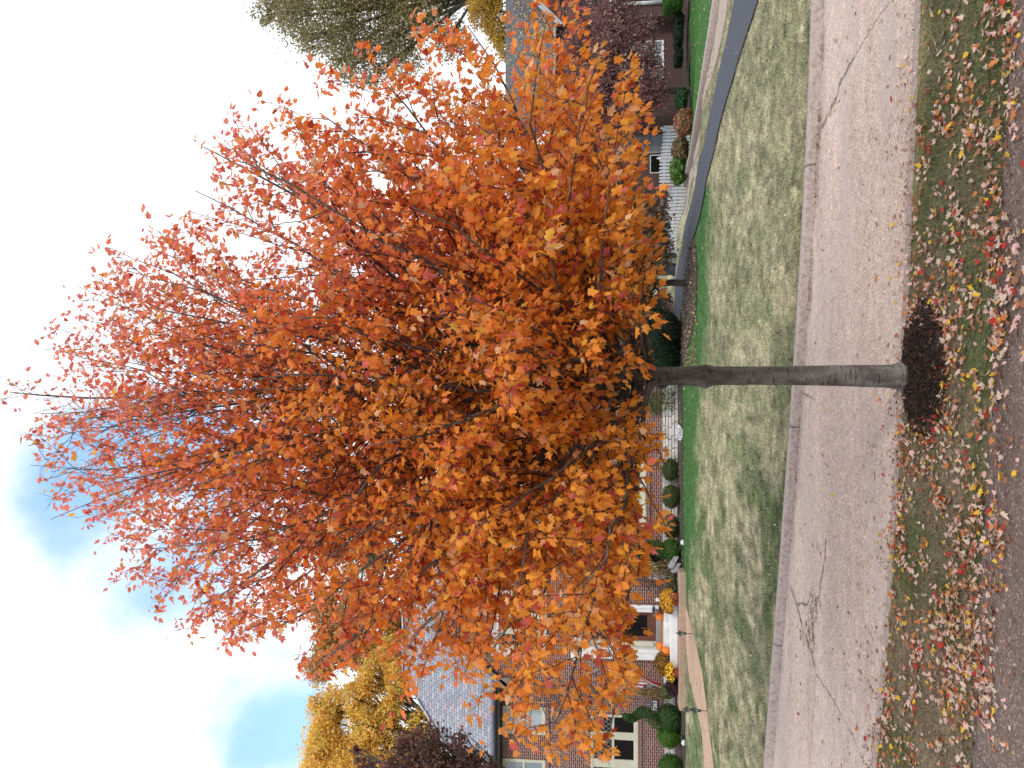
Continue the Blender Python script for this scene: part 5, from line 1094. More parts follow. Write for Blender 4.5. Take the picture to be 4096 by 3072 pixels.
bg('golden yellow tree rising behind the slate roof at the left', at(2600, 2980, 38), at(1700, 2960, 38), .4,
   [B(1300, 2960, 38, 110, 80), B(1310, 2830, 38, 85, 75), B(1290, 3110, 38, 120, 90), B(1420, 3060, 37.5, 120, 90), B(1480, 2910, 37.5, 95, 70), B(1420, 2790, 38, 80, 60), B(1560, 3000, 37.5, 90, 80), B(1570, 2830, 38, 85, 60), B(1600, 2700, 38.4, 80, 70), B(1690, 2900, 38, 70, 70), B(1500, 2700, 38.5, 90, 60), B(1690, 3060, 38, 90), B(1560, 2600, 38.5, 60, 50)],
   52000, .15, YL, 73, (4, 4, 2, 2, 1), clump=.20, ncl=90, shell=.35)
bg('rust-tinged yellow tree half hidden by the maple, left of centre above the roof', at(2500, 2560, 41), at(1600, 2560, 41), .35,
   [B(1290, 2660, 41, 80, 60), B(1330, 2550, 41, 90, 80), B(1450, 2600, 41, 90), B(1420, 2450, 41, 110, 90), B(1300, 2440, 41, 70, 60), B(1560, 2480, 41, 80, 60)], 19000, .17, [(.60, .34, .10), (.48, .24, .10), (.66, .44, .09), (.33, .19, .08)], 74, shell=.3)
bg('thinning yellow-brown tree seen through the maple behind the roof', at(2500, 2120, 44), at(1650, 2120, 44), .35,
   [B(1400, 2050, 44, 110, 90), B(1330, 2180, 44, 90, 80), B(1480, 2230, 44, 100, 80), B(1540, 2050, 44, 100, 70), B(1290, 1950, 44, 60, 60), B(1560, 1900, 44, 80, 60)], 13000, .16, [(.45, .36, .09), (.35, .20, .10), (.22, .21, .09)], 75, shell=.2, twigs=5)
bg('dark green tree behind the ridge of the right-hand gable', at(2600, 1780, 40), at(1900, 1780, 40), .3, [B(1740, 1840, 40, 90, 80), B(1720, 1700, 40, 110, 90), B(1850, 1600, 40, 130), B(1650, 1600, 40, 80)], 15000, .15, [(.03, .075, .025), (.05, .10, .03), (.02, .05, .018)], 76)
bg('brown oak between the two houses seen through gaps in the maple', at(2650, 1150, 52), at(1900, 1100, 52), .4, [B(2100, 1000, 52, 170), B(1950, 1250, 52, 150), B(2200, 1300, 52, 150), B(2350, 1100, 50, 150), B(1900, 850, 52, 150), B(2200, 750, 52, 150), B(2450, 850, 50, 130, 90), B(2480, 1350, 48, 150, 110)], 30000, .24, [(.10, .08, .045), (.15, .10, .06), (.06, .08, .03), (.16, .07, .05)], 77)
rng = np.random.default_rng(99); N_ = 60000; X = rng.uniform(-130, 130, N_); hz_ = 5 + 9 * fbm(X * .09, X * 0 + 2, 13, 4); Z_ = rng.random(N_) ** .8 * hz_ * (.6 + .5 * vnoise(X * .35, X * 0, 5)); Y = 105 + 9 * rng.random(N_) + 8 * vnoise(X * .05, X * 0, 8)
V, Fc = leaf_quads(np.stack([X, Y, Z_ - .5], -1), 1.0, None, None, aspect=.8, rng=rng); k_ = (vnoise(X * .12, X * 0, 17) * 5).astype(int) % 5
cw = np.array([(.10, .12, .05), (.28, .18, .06), (.16, .14, .06), (.22, .11, .06), (.07, .10, .04)])[k_] * rng.uniform(.7, 1.3, (N_, 1))
tag(np_mesh('far_woods', V, Fc, M['leaf_far'], None, np.repeat(cw, 4, 0)), 'distant autumn woods beyond the back gardens', 'woods', kind='stuff')
# ornamental purple-brown tree cut by the frame at the lower left
g = Vector((at(2700, 3330, 17).x, 17, float(zt(at(2700, 3330, 17).x, 17)))); c0 = at(1900, 3300, 17)
tree('crabapple_tree', 'purple-brown leaved tree cut by the frame in front of the slate roof', 'tree', g, (g.x + .1, 17, 5.0), .14,
     [B(1640, 3010, 17, 85, 80), B(1720, 2960, 16.8, 85, 75), B(1770, 3060, 16.8, 90, 80), B(1650, 3120, 17, 110), B(1840, 2990, 16.8, 70, 45), B(1900, 3040, 16.8, 70, 40), B(1960, 3060, 16.6, 35, 30), B(1850, 3150, 17, 130), B(1560, 3080, 17, 70, 60), B(1700, 3260, 17.2, 160), B(1420, 3010, 17, 30, 35), B(1470, 3060, 17, 45, 40)],
     9500, .105, [(.15, .06, .06), (.20, .09, .075), (.11, .06, .05), (.075, .085, .04), (.28, .09, .09)], (4, 3, 3, 1.5, .8), .26, 40, 3, seed=81, shell=.2)
# ------------------------------------------------------------------ the maple
half = [(.0, .0), (.27, .04), (.40, .15), (.28, .30), (.55, .60), (.25, .54), (.20, .73), (.0, 1.0)]
OUT = half + [(-a, b) for a, b in half[-2:0:-1]]          # 14 outline points
def maple_leaves(P, size, tip, nrm, rng, curl=.18):
    """real lobed leaves: fan of 14 triangles about the middle, folded on the midrib and curled"""
    n = len(P); tip = tip / (np.linalg.norm(tip, axis=1, keepdims=True) + 1e-9); nrm = nrm - tip * (nrm * tip).sum(1, keepdims=True); nrm /= np.linalg.norm(nrm, axis=1, keepdims=True) + 1e-9
    s = np.cross(tip, nrm); L_ = size * rng.uniform(.70, 1.25, n); wd = L_ * rng.uniform(.55, 1.0, n); fold = rng.uniform(-.1, .6, n); cu = rng.uniform(-.2, 1.0, n) * curl; tw = rng.normal(0, .25, n)
    o = np.array([(0, .38)] + OUT); V = np.zeros((n, len(o), 3))
    for k, (a, b) in enumerate(o):
        z = -fold * abs(a) * .8 - cu * b * b + tw * a * b
        if k and k % 4 == 1: z = z - .05 * fold
        V[:, k] = P + s * (a * wd)[:, None] + tip * (b * L_)[:, None] + nrm * (z * L_)[:, None]
    m = len(OUT); f = np.array([(0, 1 + k, 1 + (k + 1) % m) for k in range(m)]); Fc = (np.arange(n)[:, None, None] * len(o) + f[None]).reshape(-1, 3)
    return V.reshape(-1, 3), Fc, len(o)
TB = ground_z(3640, 1505, Z_VERGE); TY = TB.y
troot = empty('maple_tree', TB, 'young maple tree in full orange autumn colour standing in a ring of dark mulch', 'tree')
lead = [(3700, 1505), (3640, 1505), (3560, 1505), (3400, 1503), (3200, 1502), (3000, 1503), (2870, 1503), (2820, 1504), (2700, 1504), (2600, 1506), (2480, 1508), (2300, 1513), (2100, 1521), (1900, 1529), (1700, 1530), (1500, 1540), (1200, 1556), (900, 1575), (600, 1590), (350, 1592), (150, 1580), (40, 1568)]
LP = [at(v, y, TY + .0 + .08 * math.sin(v / 400.)) for v, y in lead]
rad_px = [64, 52, 44, 41, 38, 36, 37, 42, 36, 36, 36, 33, 34, 25, 19, 15, 12, 9, 7, 5, 3.5, 2.5]
LR = [r * TY / F for r in rad_px]
mb = MB(); 
# finer rings so bark relief can be modelled in the mesh
fine = []; fr2 = []
for i in range(len(LP) - 1):
    k = 7 if i < 12 else 3
    for j in range(k): f = j / k; fine.append(LP[i].lerp(LP[i + 1], f)); fr2.append(LR[i] * (1 - f) + LR[i + 1] * f)
fine.append(LP[-1]); fr2.append(LR[-1])
b0 = len(mb.v); mb.tube(fine, fr2, 28)
vv = np.array(mb.v); cen_ = np.repeat(np.array([tuple(p) for p in fine]), 28, 0); rel = vv - cen_; th = np.tile(np.arange(28) / 28 * 2 * np.pi, len(fine)); hz = vv[:, 2]
k = 1 + .05 * (fbm(th * 1.6, hz * 3, 4, 3) - .5) + .03 * (fbm(th * 5, hz * 9, 6, 3) - .5)
base_f = np.clip(1 - (hz - TB.z) / .22, 0, 1); k += base_f ** 2 * (.25 + .30 * np.sin(th * 5 + 1) * .6)
zk = LP[7].z; kn = np.exp(-((hz - zk) / .05) ** 2); k += kn * (.10 + .12 * (np.cos(th - 2.6) > .6) + .08 * (np.cos(th - .3) > .7))
mb.v = [tuple(a) for a in (cen_ + rel * k[:, None])]
# branch collars: rings of scar tissue
def scar(p, r, d):
    d = d.normalized(); u = d.cross(Vector((0, 0, 1))).normalized(); w_ = u.cross(d)
    mb.tube([p - d * .03, p + d * .004, p + d * .012, p - d * .006], [r * 1.25, r * 1.05, r * .7, r * .3], 10)
zc = LP[7]; scar(zc + Vector((.03, -LR[7] * .97, -.02)), .035, Vector((.2, -1, 0))); scar(zc + Vector((LR[7] * .9, -.02, .02)), .022, Vector((1, -.2, .1)))
scar(LP[9] + Vector((.02, -LR[9] * .96, 0)), .018, Vector((.1, -1, 0)))
CTR = LP[9]
# ---- envelope of the crown (metres from the leader)
zz = np.array([2.1, 2.32, 2.48, 2.72, 3.1, 3.5, 4.0, 4.9, 5.5, 5.9, 6.3, 7.0, 7.4, 7.8, 8.2, 8.7, 9.4])
Rr = np.array([.3, 1.0, 2.5, 2.95, 3.4, 3.6, 3.5, 3.35, 3.2, 3.1, 2.9, 2.5, 2.15, 1.75, 1.45, 1.0, .5])
Rl = np.array([.3, 1.0, 2.4, 3.35, 3.7, 3.7, 3.3, 3.0, 2.95, 2.9, 2.75, 2.55, 2.35, 2.1, 1.8, 1.2, .5])
def lead_at(z):
    for i in range(len(LP) - 1):
        if LP[i + 1].z >= z: f = (z - LP[i].z) / max(1e-6, LP[i + 1].z - LP[i].z); return LP[i].lerp(LP[i + 1], max(0, f)), LR[i] * (1 - f) + LR[i + 1] * f
    return LP[-1], LR[-1]
def Renv(z, az):
    c = math.cos(az); r = np.interp(z, zz, Rr) if c > 0 else np.interp(z, zz, Rl); return r * (abs(c) ** 1.5 + (1 - abs(c) ** 1.5) * (.70 if math.sin(az) < 0 else .82))
rnd = random.Random(42); leafP = []; leafT = []; leafS = []; twg = MB()
def noise_bend(p, q, bend, nseg, wob_):
    pts = []
    perp = (q - p); 
    for i in range(nseg + 1):
        f = i / nseg; pts.append(p.lerp(bend, f).lerp(bend.lerp(q, f), f) + Vector((rnd.gauss(0, wob_), rnd.gauss(0, wob_), rnd.gauss(0, wob_))) * (0 < i < nseg))
    return pts
def put_leaves(pts, cnt, dens=1.0, spread=.055):
    for _ in range(cnt):
        f = rnd.random() ** .8 * (len(pts) - 1); i = min(int(f), len(pts) - 2); a = pts[i].lerp(pts[i + 1], f - i); d = (pts[i + 1] - pts[i]).normalized()
        o_ = Vector((rnd.gauss(0, 1), rnd.gauss(0, 1), rnd.gauss(-.1, .8))).normalized()
        leafP.append(a + o_ * spread * rnd.uniform(.3, 1.3)); leafT.append(o_ * .8 + d * .7 + Vector((rnd.gauss(.1, .25), rnd.gauss(0, .25), -.85)))
ENVK = 1.04
def inside(p, k=ENVK):
    l, _ = lead_at(min(max(p.z, 2.3), 8.7)); dx, dy = p.x - l.x, p.y - l.y; return math.hypot(dx, dy) <= Renv(p.z, math.atan2(dy, dx)) * k and p.z < 9.6
def twig(s, d, L_, r, nl):
    e = s + d * L_ + Vector((0, 0, .03)); pts = [s, s.lerp(e, .5) + Vector((rnd.gauss(0, .012), rnd.gauss(0, .012), .012)), e]
    if not inside(e): 
        if rnd.random() < .75: return
    twg.tube(pts, [r, r * .7, r * .25], 3, cap=False); put_leaves(pts, nl)
def grow(pts, r0, L_, dens, start=.12):
    """side branches and twigs on a limb given as a polyline"""
    n_ = len(pts) - 1; nsec = max(4, int(L_ * 5.8)); ax = Vector((0, 0, 1))
    for j in range(nsec):
        t = start + (1 - start) * (j + rnd.random() * .8) / nsec; f = min(t, .999) * n_; i = int(f); s = pts[i].lerp(pts[i + 1], f - i); d = (pts[i + 1] - pts[i]).normalized()
        side = d.cross(ax).normalized(); rot = rnd.uniform(0, 6.283); perp = (side * math.cos(rot) + d.cross(side) * math.sin(rot) * .75).normalized()
        dd = (d * rnd.uniform(.55, 1.0) + perp * rnd.uniform(.6, 1.0) + Vector((0, 0, .16))).normalized(); l2 = L_ * (1.05 - .75 * t) * rnd.uniform(.28, .50) + .12
        e = s + dd * l2 + Vector((0, 0, .10 * l2)); bp = noise_bend(s, e, s.lerp(e, .5) + perp * .04 * l2, 5, .012)
        if not inside(e, 1.06): continue
        rr = max(.0035, r0 * (1 - t * .75) * .42); twg.tube(bp, [rr * (1 - .13 * k_) for k_ in range(6)], 4, cap=False)
        nt_ = max(2, int(l2 / .085))
        for q in range(nt_):
            g_ = .15 + .85 * (q + rnd.random()) / nt_; ff = min(g_, .999) * 5; ii = int(ff); s2 = bp[ii].lerp(bp[ii + 1], ff - ii); d2 = (bp[ii + 1] - bp[ii]).normalized()
            p2 = Vector((rnd.gauss(0, 1), rnd.gauss(0, 1), rnd.gauss(0, .8))); p2 = (p2 - d2 * p2.dot(d2)).normalized(); twig(s2, (d2 * .8 + p2 * .85).normalized(), rnd.uniform(.08, .22), .0024, max(1, int(rnd.uniform(2.5, 6.5) * dens)))
        put_leaves(bp, int(l2 * 10 * dens))
limbs = []
NL = 104; ga_ = 2.39996
for i in range(NL):
    f = (i + .5) / NL; ztip = 2.72 + 6.2 * f ** 1.05 + rnd.uniform(-.15, .15); az = i * ga_ + rnd.uniform(-.25, .25); el = R(14 + 46 * ((ztip - 2.7) / 5.9) ** .8 + rnd.uniform(-4, 6))
    Rt = Renv(ztip, az) * rnd.uniform(.84, 1.0); zs_ = max(2.36 + .85 * rnd.random() ** 1.5, ztip - Rt * math.tan(el) - .1); l, lr = lead_at(zs_); tl, _ = lead_at(ztip)
    tip = Vector((tl.x + math.cos(az) * Rt, tl.y + math.sin(az) * Rt, ztip)); s = l + Vector((math.cos(az), math.sin(az), 0)) * lr * .5; bend = s.lerp(tip, .45) + Vector((math.cos(az), math.sin(az), 0)) * .12 * Rt + Vector((0, 0, -.02 * Rt))
    pts = noise_bend(s, tip, bend, 9, .022); r0 = min(lr * .5, .006 + .0085 * (tip - s).length); limbs.append((pts, r0, (tip - s).length, 1.05 if ztip < 5 else 1.1))
# limbs that can be picked out in the photograph (picture point, distance)
def lim(pp, r0, dens=1.0):
    pts = [at(v, y, Y) for v, y, Y in pp]; L_ = sum((pts[i + 1] - pts[i]).length for i in range(len(pts) - 1)); limbs.append((pts, r0, L_, dens))
lim([(2600, 1545, 7.25), (2575, 1600, 7.1), (2545, 1680, 6.95), (2523, 1780, 6.8), (2454, 1887, 6.6), (2451, 1977, 6.5), (2470, 2090, 6.3), (2490, 2200, 6.15)], .040)
lim([(2585, 1500, 7.25), (2572, 1435, 7.0), (2565, 1360, 6.85), (2562, 1265, 6.7), (2572, 1150, 6.5), (2590, 1020, 6.3)], .026)
lim([(2560, 1515, 7.2), (2531, 1478, 7.1), (2490, 1420, 7.0), (2412, 1363, 6.8), (2380, 1250, 6.6), (2400, 1100, 6.3), (2420, 900, 6.1), (2440, 700, 6.0)], .030)
lim([(2440, 1540, 7.15), (2440, 1640, 7.0), (2380, 1780, 6.8), (2350, 1930, 6.6), (2330, 2080, 6.4), (2360, 2260, 6.2), (2400, 2450, 6.0), (2440, 2620, 5.9)], .018, .8)
lim([(2400, 1522, 7.15), (2370, 1660, 6.9), (2300, 1900, 6.7), (2120, 2100, 6.5), (2080, 2330, 6.3), (2100, 2560, 6.2), (2140, 2760, 6.1), (2200, 2900, 6.05)], .020, .8)
lim([(2300, 1530, 7.1), (2180, 1470, 6.9), (1990, 1380, 6.7), (1930, 1300, 6.6), (1850, 1100, 6.5)], .026)
lim([(2150, 1550, 7.0), (1900, 1560, 6.8), (1800, 1545, 6.7), (1620, 1535, 6.6), (1400, 1545, 6.55), (1150, 1556, 6.5), (850, 1560, 6.5)], .030, .6)
lim([(1900, 1530, 7.1), (1700, 1450, 6.9), (1550, 1370, 6.8), (1400, 1280, 6.7), (1150, 1180, 6.6), (900, 1100, 6.5)], .024, .8)
lim([(2420, 1500, 7.2), (2300, 1300, 7.0), (2250, 1000, 6.6), (2290, 700, 6.2), (2330, 420, 5.8), (2400, 200, 5.6)], .020)
lim([(2440, 1490, 7.2), (2360, 1200, 6.9), (2230, 850, 6.5), (2120, 500, 6.1), (2150, 250, 5.7), (2190, 60, 5.6)], .019)
lim([(1750, 1550, 7.1), (1600, 1750, 6.9), (1430, 1980, 6.7), (1250, 2080, 6.6), (1000, 2150, 6.6), (700, 2190, 6.8), (480, 2200, 6.95)], .024, 1)
lim([(1500, 1560, 7.0), (1250, 1680, 6.9), (1000, 1800, 6.8), (700, 1860, 6.8), (350, 1880, 6.9), (120, 1860, 7.0)], .020, .7)
for i, (pts, r0, L_, dens) in enumerate(limbs):
    n_ = len(pts); mb.tube(pts, [max(.0035, r0 * (1 - .86 * (k_ / (n_ - 1)) ** .8)) for k_ in range(n_)], 7); grow(pts, r0, L_, dens)
# leader top and trunk sprouts
for i in range(11, len(LP) - 1): grow([LP[i], LP[i].lerp(LP[i + 1], .5), LP[i + 1]], .012, .95, .7, 0)
tr = mb.build('trunk', M['bark_main'], troot, smooth=True)
tw_o = twg.build('twigs', M['twig'], troot)
P = np.array([tuple(p) for p in leafP]); T = np.array([tuple(p) for p in leafT]); rng = np.random.default_rng(5)
# keep the underside clean: low leaves only where branches carry them
rxy = np.hypot(P[:, 0] - TB.x, P[:, 1] - TY); low = 2.40 - .05 * rxy - .10 * np.sin(np.arctan2(P[:, 1] - TY, P[:, 0] - TB.x) * 5); near = np.clip((TY - P[:, 1]) / 3.0, 0, 1); keep = (P[:, 2] > low + near * .16) & (P[:, 1] > 1.8)
LZ = np.array([p.z for p in LP]); LXX = np.interp(P[:, 2], LZ, [p.x for p in LP]); LYY = np.interp(P[:, 2], LZ, [p.y for p in LP]); rr_in = np.hypot(P[:, 0] - LXX, P[:, 1] - LYY)
keep &= rng.random(len(P)) < np.where(rr_in < 1.1, .38 + .35 * rr_in / 1.1, np.clip(.75 + .35 * (rr_in - 1.1), 0, 1))
keep &= (rng.random(len(P)) < .94) | (P[:, 2] < 5.5)
P, T = P[keep], T[keep]; n = len(P); print('LEAVES', n)
nr = rng.normal(size=(n, 3)) * .75 + np.array((0, -.25, .55))
V, Fc, kv = maple_leaves(P, .078 - .017 * np.clip((P[:, 2] - 3.4) / 4.2, 0, 1), T, nr, rng)
h = np.clip((P[:, 2] - 3.0) / 5.0, 0, 1) + (fbm(P[:, 0] * .9, P[:, 2] * .9 + P[:, 1], 3, 3) - .5) * .7 + rng.normal(0, .16, n) + .08 * np.clip((P[:, 0]) / 3, -1, 1)
h = np.clip(h, 0, 1)[:, None]
A = np.array((.84, .345, .045)); Bc = np.array((.90, .255, .050)); Cc = np.array((.90, .27, .215)); 
col = np.where(h < .45, A + (Bc - A) * (h / .45), Bc + (Cc - Bc) * ((h - .45) / .55)); col *= rng.uniform(.78, 1.18, (n, 1))
u = rng.random(n); 
for lo_, hi_, c_ in ((0, .045, (.80, .48, .26)), (.045, .075, (.86, .46, .06)), (.085, .15, (.68, .15, .12)), (.15, .18, (.50, .06, .025)), (.18, .24, (.74, .33, .13))):
    s_ = (u >= lo_) & (u < hi_); col[s_] = np.array(c_) * rng.uniform(.85, 1.1, (s_.sum(), 1))
np_mesh('crown', V, Fc, M['leaf'], troot, np.repeat(np.clip(col, 0, .92), kv, 0))
# ------------------------------------------------------------------ fallen leaves
LC = {'pale beige': (.52, .40, .31), 'pale pink': (.56, .35, .31), 'orange': (.46, .16, .05), 'red': (.40, .03, .02), 'yellow': (.60, .38, .04), 'brown': (.27, .125, .07)}
LW = np.array([.29, .20, .13, .07, .07, .24]); LN = list(LC)
rng = np.random.default_rng(77)
def scatter():
    out = []
    def dens(X, Y, zone):
        c = fbm(X * 1.7 + 9, Y * 2.2, 61, 4)
        return c
    # verge
    N_ = 22000; X = rng.uniform(-4.2, 4.2, N_); f = rng.random(N_); Y = YS(X) + f * (YN(X) - YS(X)); c = fbm(X * 3.1 + 9, Y * 3.4, 61, 4); e = np.exp(-((1 - f) / .07)) * .45 + np.exp(-(f / .10)) * .55 - .35 * np.clip((X - 1.2) / 2, 0, 1) + .16 * np.clip(-X / 2, 0, 1)
    pr_ = np.clip((c - .40) * 2.3 + e * .9 , .05, 1) * .50; k = rng.random(N_) < pr_; d = ((X - mc.x) / .52) ** 2 + ((Y - mc.y) / .36) ** 2; k &= (d > 1) | (rng.random(N_) < .10); ring = (d > .62) & (d < 1.7) & (rng.random(N_) < .22); k |= ring
    for x, y, dd in zip(X[k], Y[k], d[k]): out.append((x, y, (Z_VERGE + (.055 if dd < 1 else .035)), 'mulch ring' if dd < 1 else 'grass verge'))
    # pavement
    N_ = 5200; X = rng.uniform(-2.8, 2.8, N_); t = rng.exponential(.20, N_); Y = YS(X) - t; c = fbm(X * 2 + 3, Y * 3, 67, 4); k = rng.random(N_) < np.clip((c - .36) * 2.4, .06, .8) * .42
    for x, y in zip(X[k], Y[k]): out.append((x, y, .085, 'pavement'))
    # road: few, more along its near edge
    N_ = 900; X = rng.uniform(-5, 5, N_); f = np.where(rng.random(N_) < .62, rng.exponential(.10, N_), rng.random(N_)); f = np.clip(f, .02, .97); Y = YN(X) + .12 + f * (YK(X) - .5 - YN(X))
    for x, y in zip(X, Y): out.append((x, y, .020, 'road'))
    return out
SC = scatter(); SC.sort(key=lambda a: a[0] ** 2 + a[1] ** 2 + (CH - a[2]) ** 2)
SC = [a for a in SC if (lambda d: True)(a)]
def vis(a):   # inside the photo's field of view
    x, y, z = a[0], a[1], a[2] - CH; f_ = y * cp + z * sp; v_ = -(-y * sp + z * cp) / f_; u_ = x / f_; return f_ > 0 and abs(u_ * F) < 1570 and v_ * F + 2048 < 4150
SC = [a for a in SC if vis(a)]; print('FALLEN', len(SC))
kinds = rng.choice(6, len(SC), p=LW / LW.sum()); 
for i_, a_ in enumerate(SC):
    if a_[3] == 'road' and kinds[i_] in (2, 3, 5) and rng.random() < .75: kinds[i_] = 0
def lay(P, size, rng_):
    n_ = len(P); az = rng_.uniform(0, 6.283, n_); T_ = np.stack([np.cos(az), np.sin(az), rng_.normal(0, .28, n_)], -1); N2 = np.stack([rng_.normal(0, .40, n_), rng_.normal(0, .40, n_), np.ones(n_)], -1); return maple_leaves(P, size, T_, N2, rng_, curl=-.35)
NI = 300
protos = []
for k_ in range(10):
    r2 = np.random.default_rng(200 + k_); V, Fc, kv = lay(np.zeros((1, 3)), .060, r2); V = V - V.mean(0); V[:, 2] -= V[:, 2].min() + .012
    me_o = np_mesh('fallen_leaf', V, Fc, M['litter_obj'], None); protos.append(me_o)
first = set()
for i_ in range(min(NI, len(SC))):
    a_ = SC[i_]; k_ = i_ % 10
    if k_ not in first: o = protos[k_]; first.add(k_)
    else: o = protos[k_].copy(); C.objects.link(o)
    cn = LN[kinds[i_]]; o.location = (a_[0], a_[1], a_[2]); o.rotation_euler = (0, 0, rng.uniform(0, 6.28)); s_ = rng.uniform(.72, 1.25); o.scale = (s_, s_, s_)
    c_ = np.clip(np.array(LC[cn]) * rng.uniform(.8, 1.15), 0, 1); o.color = (*c_, 1)
    tag(o, f'{cn} fallen maple leaf lying on the {a_[3]}', 'leaf', f'{cn} maple leaves fallen on the {a_[3]}')
rest = SC[NI:]; P = np.array([(a[0], a[1], a[2] - .008) for a in rest]); V, Fc, kv = lay(P, .056, rng); cc = np.array([LC[LN[k]] for k in kinds[NI:]]) * rng.uniform(.75, 1.15, (len(rest), 1))
tag(np_mesh('leaf_litter', V, Fc, M['litter'], None, np.repeat(np.clip(cc, 0, 1), kv, 0)), 'scattered fallen maple leaves on the verge, road and pavement', 'leaves', kind='stuff')
# shredded bark chips over and round the mulch ring
N_ = 5200; an = rng.uniform(0, 6.283, N_); q_ = rng.random(N_) ** .5 * 1.12; Xc = mc.x + .58 * q_ * np.cos(an); Yc = mc.y - .02 + .44 * q_ * np.sin(an); k = (Yc < YN(Xc) - .03) & (np.hypot(Xc - TB.x, Yc - TY) > .13); Xc, Yc, q_ = Xc[k], Yc[k], q_[k]
Pm = np.stack([Xc, Yc, Z_VERGE + .02 + .05 * np.clip(1.05 - q_, 0, .4) / .4 + rng.random(len(Xc)) * .012], -1); V, Fc = leaf_quads(Pm, .040, None, np.tile(np.array((0, 0, 1.2)), (len(Xc), 1)), aspect=.28, rng=rng)
tag(np_mesh('mulch_chips', V, Fc, M['litter'], None, np.repeat(pal([(.035, .020, .015), (.06, .035, .026), (.02, .012, .010), (.10, .065, .05)], len(Xc), (4, 3, 3, .7), .3, rng), 4, 0)), 'dark shredded bark mulch heaped round the foot of the maple', 'mulch', kind='stuff')
# crumbs: shredded leaf bits in the gutters, on the lawn and in the beds
P = []
for _ in range(1300): X = rng.uniform(-6.5, 6.8); 
X = rng.uniform(-6.5, 6.8, 2600); k = rng.random(2600) < np.clip((fbm(X * 1.4, X * 0, 91, 4) - .42) * 5, .05, 1) * (.35 + .65 * (X > 0)); X = X[k]; Y = YK(X) - .10 - rng.exponential(.035, len(X)); P.append(np.stack([X, Y, X * 0 + .03], -1))
X = rng.uniform(-6, 6, 4200); Y = YN(X) + .13 + rng.exponential(.06, 4200); k = rng.random(4200) < np.clip((fbm(X * 2.2, X * 0 + 5, 93, 4) - .4) * 4, .03, 1); P.append(np.stack([X[k], Y[k], X[k] * 0 + .018], -1))
V, Fc = leaf_quads(np.concatenate(P), .035, None, np.tile(np.array((0, 0, 2.)), (sum(map(len, P)), 1)), rng=rng); nn_ = len(V) // 4
tag(np_mesh('gutter_debris', V, Fc, M['litter'], None, np.repeat(pal([LC['brown'], LC['pale beige'], (.10, .05, .04), (.3, .16, .09)], nn_, (3, 2, 3, 2), .25, rng), 4, 0)), 'shredded brown leaf bits gathered along the kerb and road edge', 'debris', kind='stuff')
X = rng.uniform(-9, 9, 1500); Y = rng.uniform(11, 24, 1500); k = (Y > YK(X) + .2); X, Y = X[k], Y[k]; z = zt(X, Y) + .03; V, Fc, kv = lay(np.stack([X, Y, z], -1)[:420], .055, rng); m_ = len(V) // kv
Xb = rng.uniform(0, 1, 1500); bedp = [G(rng.uniform(2722, 2790), rng.uniform(960, 1480)) for _ in range(1300)] + [G(rng.uniform(2735, 2860), rng.uniform(-40, 420)) for _ in range(420)] + [G(rng.uniform(2704, 2732), rng.uniform(1480, 2300)) for _ in range(260)]
V2, F2, _ = lay(np.array([(p.x, p.y, float(zt(p.x, p.y)) + .035) for p in bedp]), .062, rng); 
colr = np.concatenate([np.repeat(pal([(.50, .44, .36), (.42, .40, .34), LC['orange'], LC['brown']], m_, (5, 3, .6, 1), .2, rng), kv, 0), np.repeat(pal([(.36, .28, .22), (.20, .13, .09), (.42, .32, .14), (.12, .08, .06)], len(bedp), None, .2, rng), kv, 0)])
tag(np_mesh('lawn_leaves', np.concatenate([V, V2]), np.concatenate([Fc, F2 + len(V)]), M['litter'], None, colr), 'small pale leaves sprinkled on the lawns and planting beds', 'leaves', kind='stuff')
# leaves lying on the neighbour's roof
rl_ = []
ze_, zr_2 = ez2.z, at(2022, 0, 38.6).z
for _ in range(700):
    f = rng.random() ** .9; x = rng.uniform(at(2100, 480, 36).x, at(2100, 140, 36).x + 1.5); rl_.append((x, NY - .35 + f * (38.6 - NY + .35), ze_ + f * (zr_2 - ze_) + .03))
for _ in range(450):
    f = rng.random(); y_ = rng.uniform(BY - .3, 38); rl_.append((bl.x + f * (kp.x - bl.x), y_, bl.z + .03 + f * (kp.z - bl.z) + .03))
for _ in range(260):
    f = rng.random(); x = at(2150, 135, 35.5).x + rng.normal() * .08; rl_.append((x, NY - .3 + f * 1.4, ze_ + .08 + f * 1.4 * (zr_2 - ze_) / (38.6 - NY + .35) + rng.random() * .05))
nm = np.tile(np.array((0, -1.6, 1.6)), (len(rl_), 1)); V, Fc = leaf_quads(np.array(rl_), .11, None, nm, aspect=.8, rng=rng)
tag(np_mesh('roof_leaves', V, Fc, M['litter'], None, np.repeat(pal([(.36, .33, .22), (.42, .36, .20), (.30, .27, .20), (.50, .34, .12)], len(rl_), None, .25, rng), 4, 0)), 'dry leaves strewn over the neighbour\'s grey roof and its valley', 'leaves', kind='stuff')
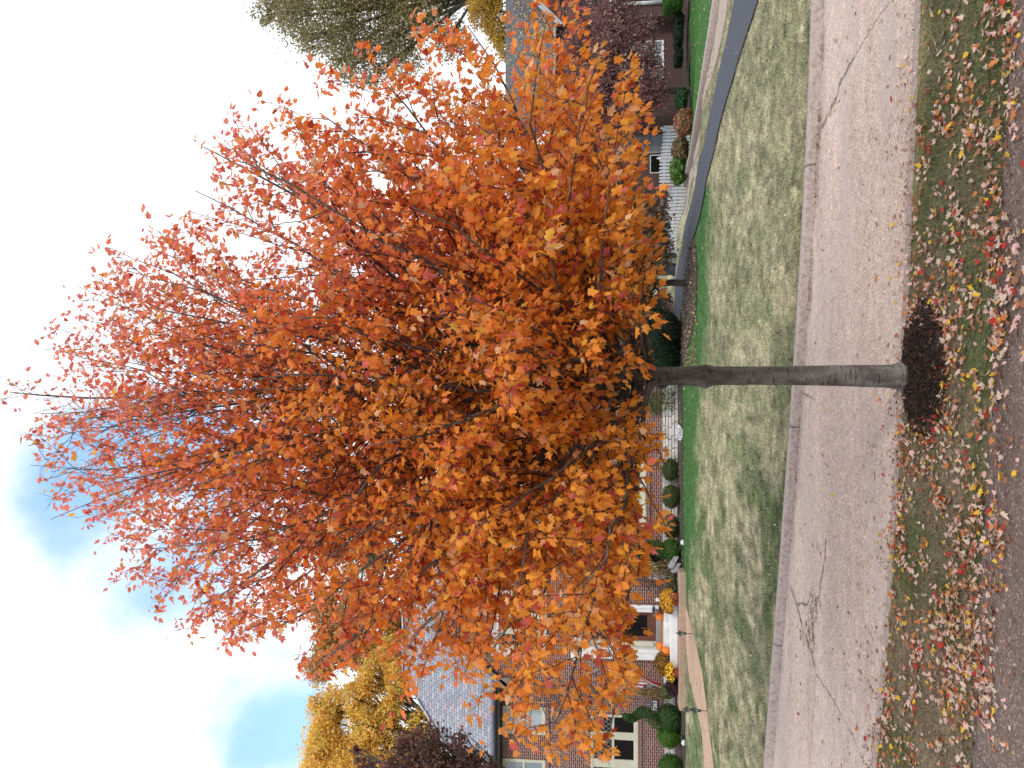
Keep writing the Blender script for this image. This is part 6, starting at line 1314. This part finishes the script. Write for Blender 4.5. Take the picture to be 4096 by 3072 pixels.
# ------------------------------------------------------------------ grass blades
def blades(name, X, Y, Z, h, wdt, col, label):
    n = len(X); az = rng.uniform(0, 6.283, n); ln = rng.normal(0, .45, (n, 2)); hh = h * rng.uniform(.5, 1.3, n)
    dx, dy = np.cos(az) * wdt / 2, np.sin(az) * wdt / 2; a = np.stack([X - dx, Y - dy, Z], -1); b = np.stack([X + dx, Y + dy, Z], -1); c = np.stack([X + ln[:, 0] * hh, Y + ln[:, 1] * hh, Z + hh], -1)
    V = np.stack([a, b, c], 1).reshape(-1, 3); Fc = np.arange(3 * n).reshape(-1, 3)
    return tag(np_mesh(name, V, Fc, M['blade'], None, np.repeat(col, 3, 0)), label, 'grass', kind='stuff')
N_ = 90000; X = rng.uniform(-4.3, 4.3, N_); f = rng.random(N_); Y = YS(X) + f * (YN(X) - YS(X) - .04); d = ((X - mc.x) / .58) ** 2 + ((Y - mc.y) / .41) ** 2; k = (d > 1) & (rng.random(N_) < .45 + fbm(X * 2, Y * 3, 15, 3)); X, Y = X[k], Y[k]
c_ = verge_col(X, Y) * 1.0; c_ *= rng.uniform(.55, 1.7, (len(X), 1)); s_ = rng.random(len(X)) < .16; c_[s_] = np.array((.36, .29, .17)) * rng.uniform(.6, 1.2, (s_.sum(), 1))
blades('grass', X, Y, Z_VERGE - .01 + X * 0, .042, .006, np.clip(c_, 0, 1), 'short olive and straw coloured grass of the leaf strewn verge')
N_ = 300000; X = rng.uniform(-8.5, 8.5, N_); Y = YK(X) + .15 + rng.random(N_) ** 1.3 * 12.5; 
def in_strip(V_, A, Bq):   # keep blades off the drive and path
    return None
dmask = np.ones(len(X), bool)
def poly_mask(o):
    me = o.data; co = np.zeros(len(me.vertices) * 3, np.float32); me.vertices.foreach_get('co', co); co = co.reshape(-1, int(o['cross']), 3); A_, B_ = co[:, 0, :2], co[:, -1, :2]; pg = np.concatenate([A_, B_[::-1]]); ins = np.zeros(len(X), bool); j = len(pg) - 1
    for i in range(len(pg)):
        xi, yi = pg[i]; xj, yj = pg[j]; c = ((yi > Y) != (yj > Y)) & (X < (xj - xi) * (Y - yi) / (yj - yi + 1e-12) + xi); ins ^= c; j = i
    return ins
for o in (drv, path, bed, bed2, bed3, sw, bed4): dmask &= ~poly_mask(o)
X, Y = X[dmask], Y[dmask]; fr_m = (np.abs(X / Y) < .53); X, Y = X[fr_m], Y[fr_m]
c_ = lawn_col(X, Y) * rng.uniform(.45, 1.6, (len(X), 1)); s_ = (rng.random(len(X)) < .42 * (fbm(X * 3, Y * 3, 88, 3) > .47)) & (c_[:, 1] < c_[:, 0] * 1.6); c_[s_] = np.array((.46, .42, .29)) * rng.uniform(.7, 1.15, (s_.sum(), 1))
blades('grass', X, Y, zt(X, Y) - .005, .038, .012, np.clip(c_, 0, 1), 'mottled green and straw coloured turf of the far lawn')
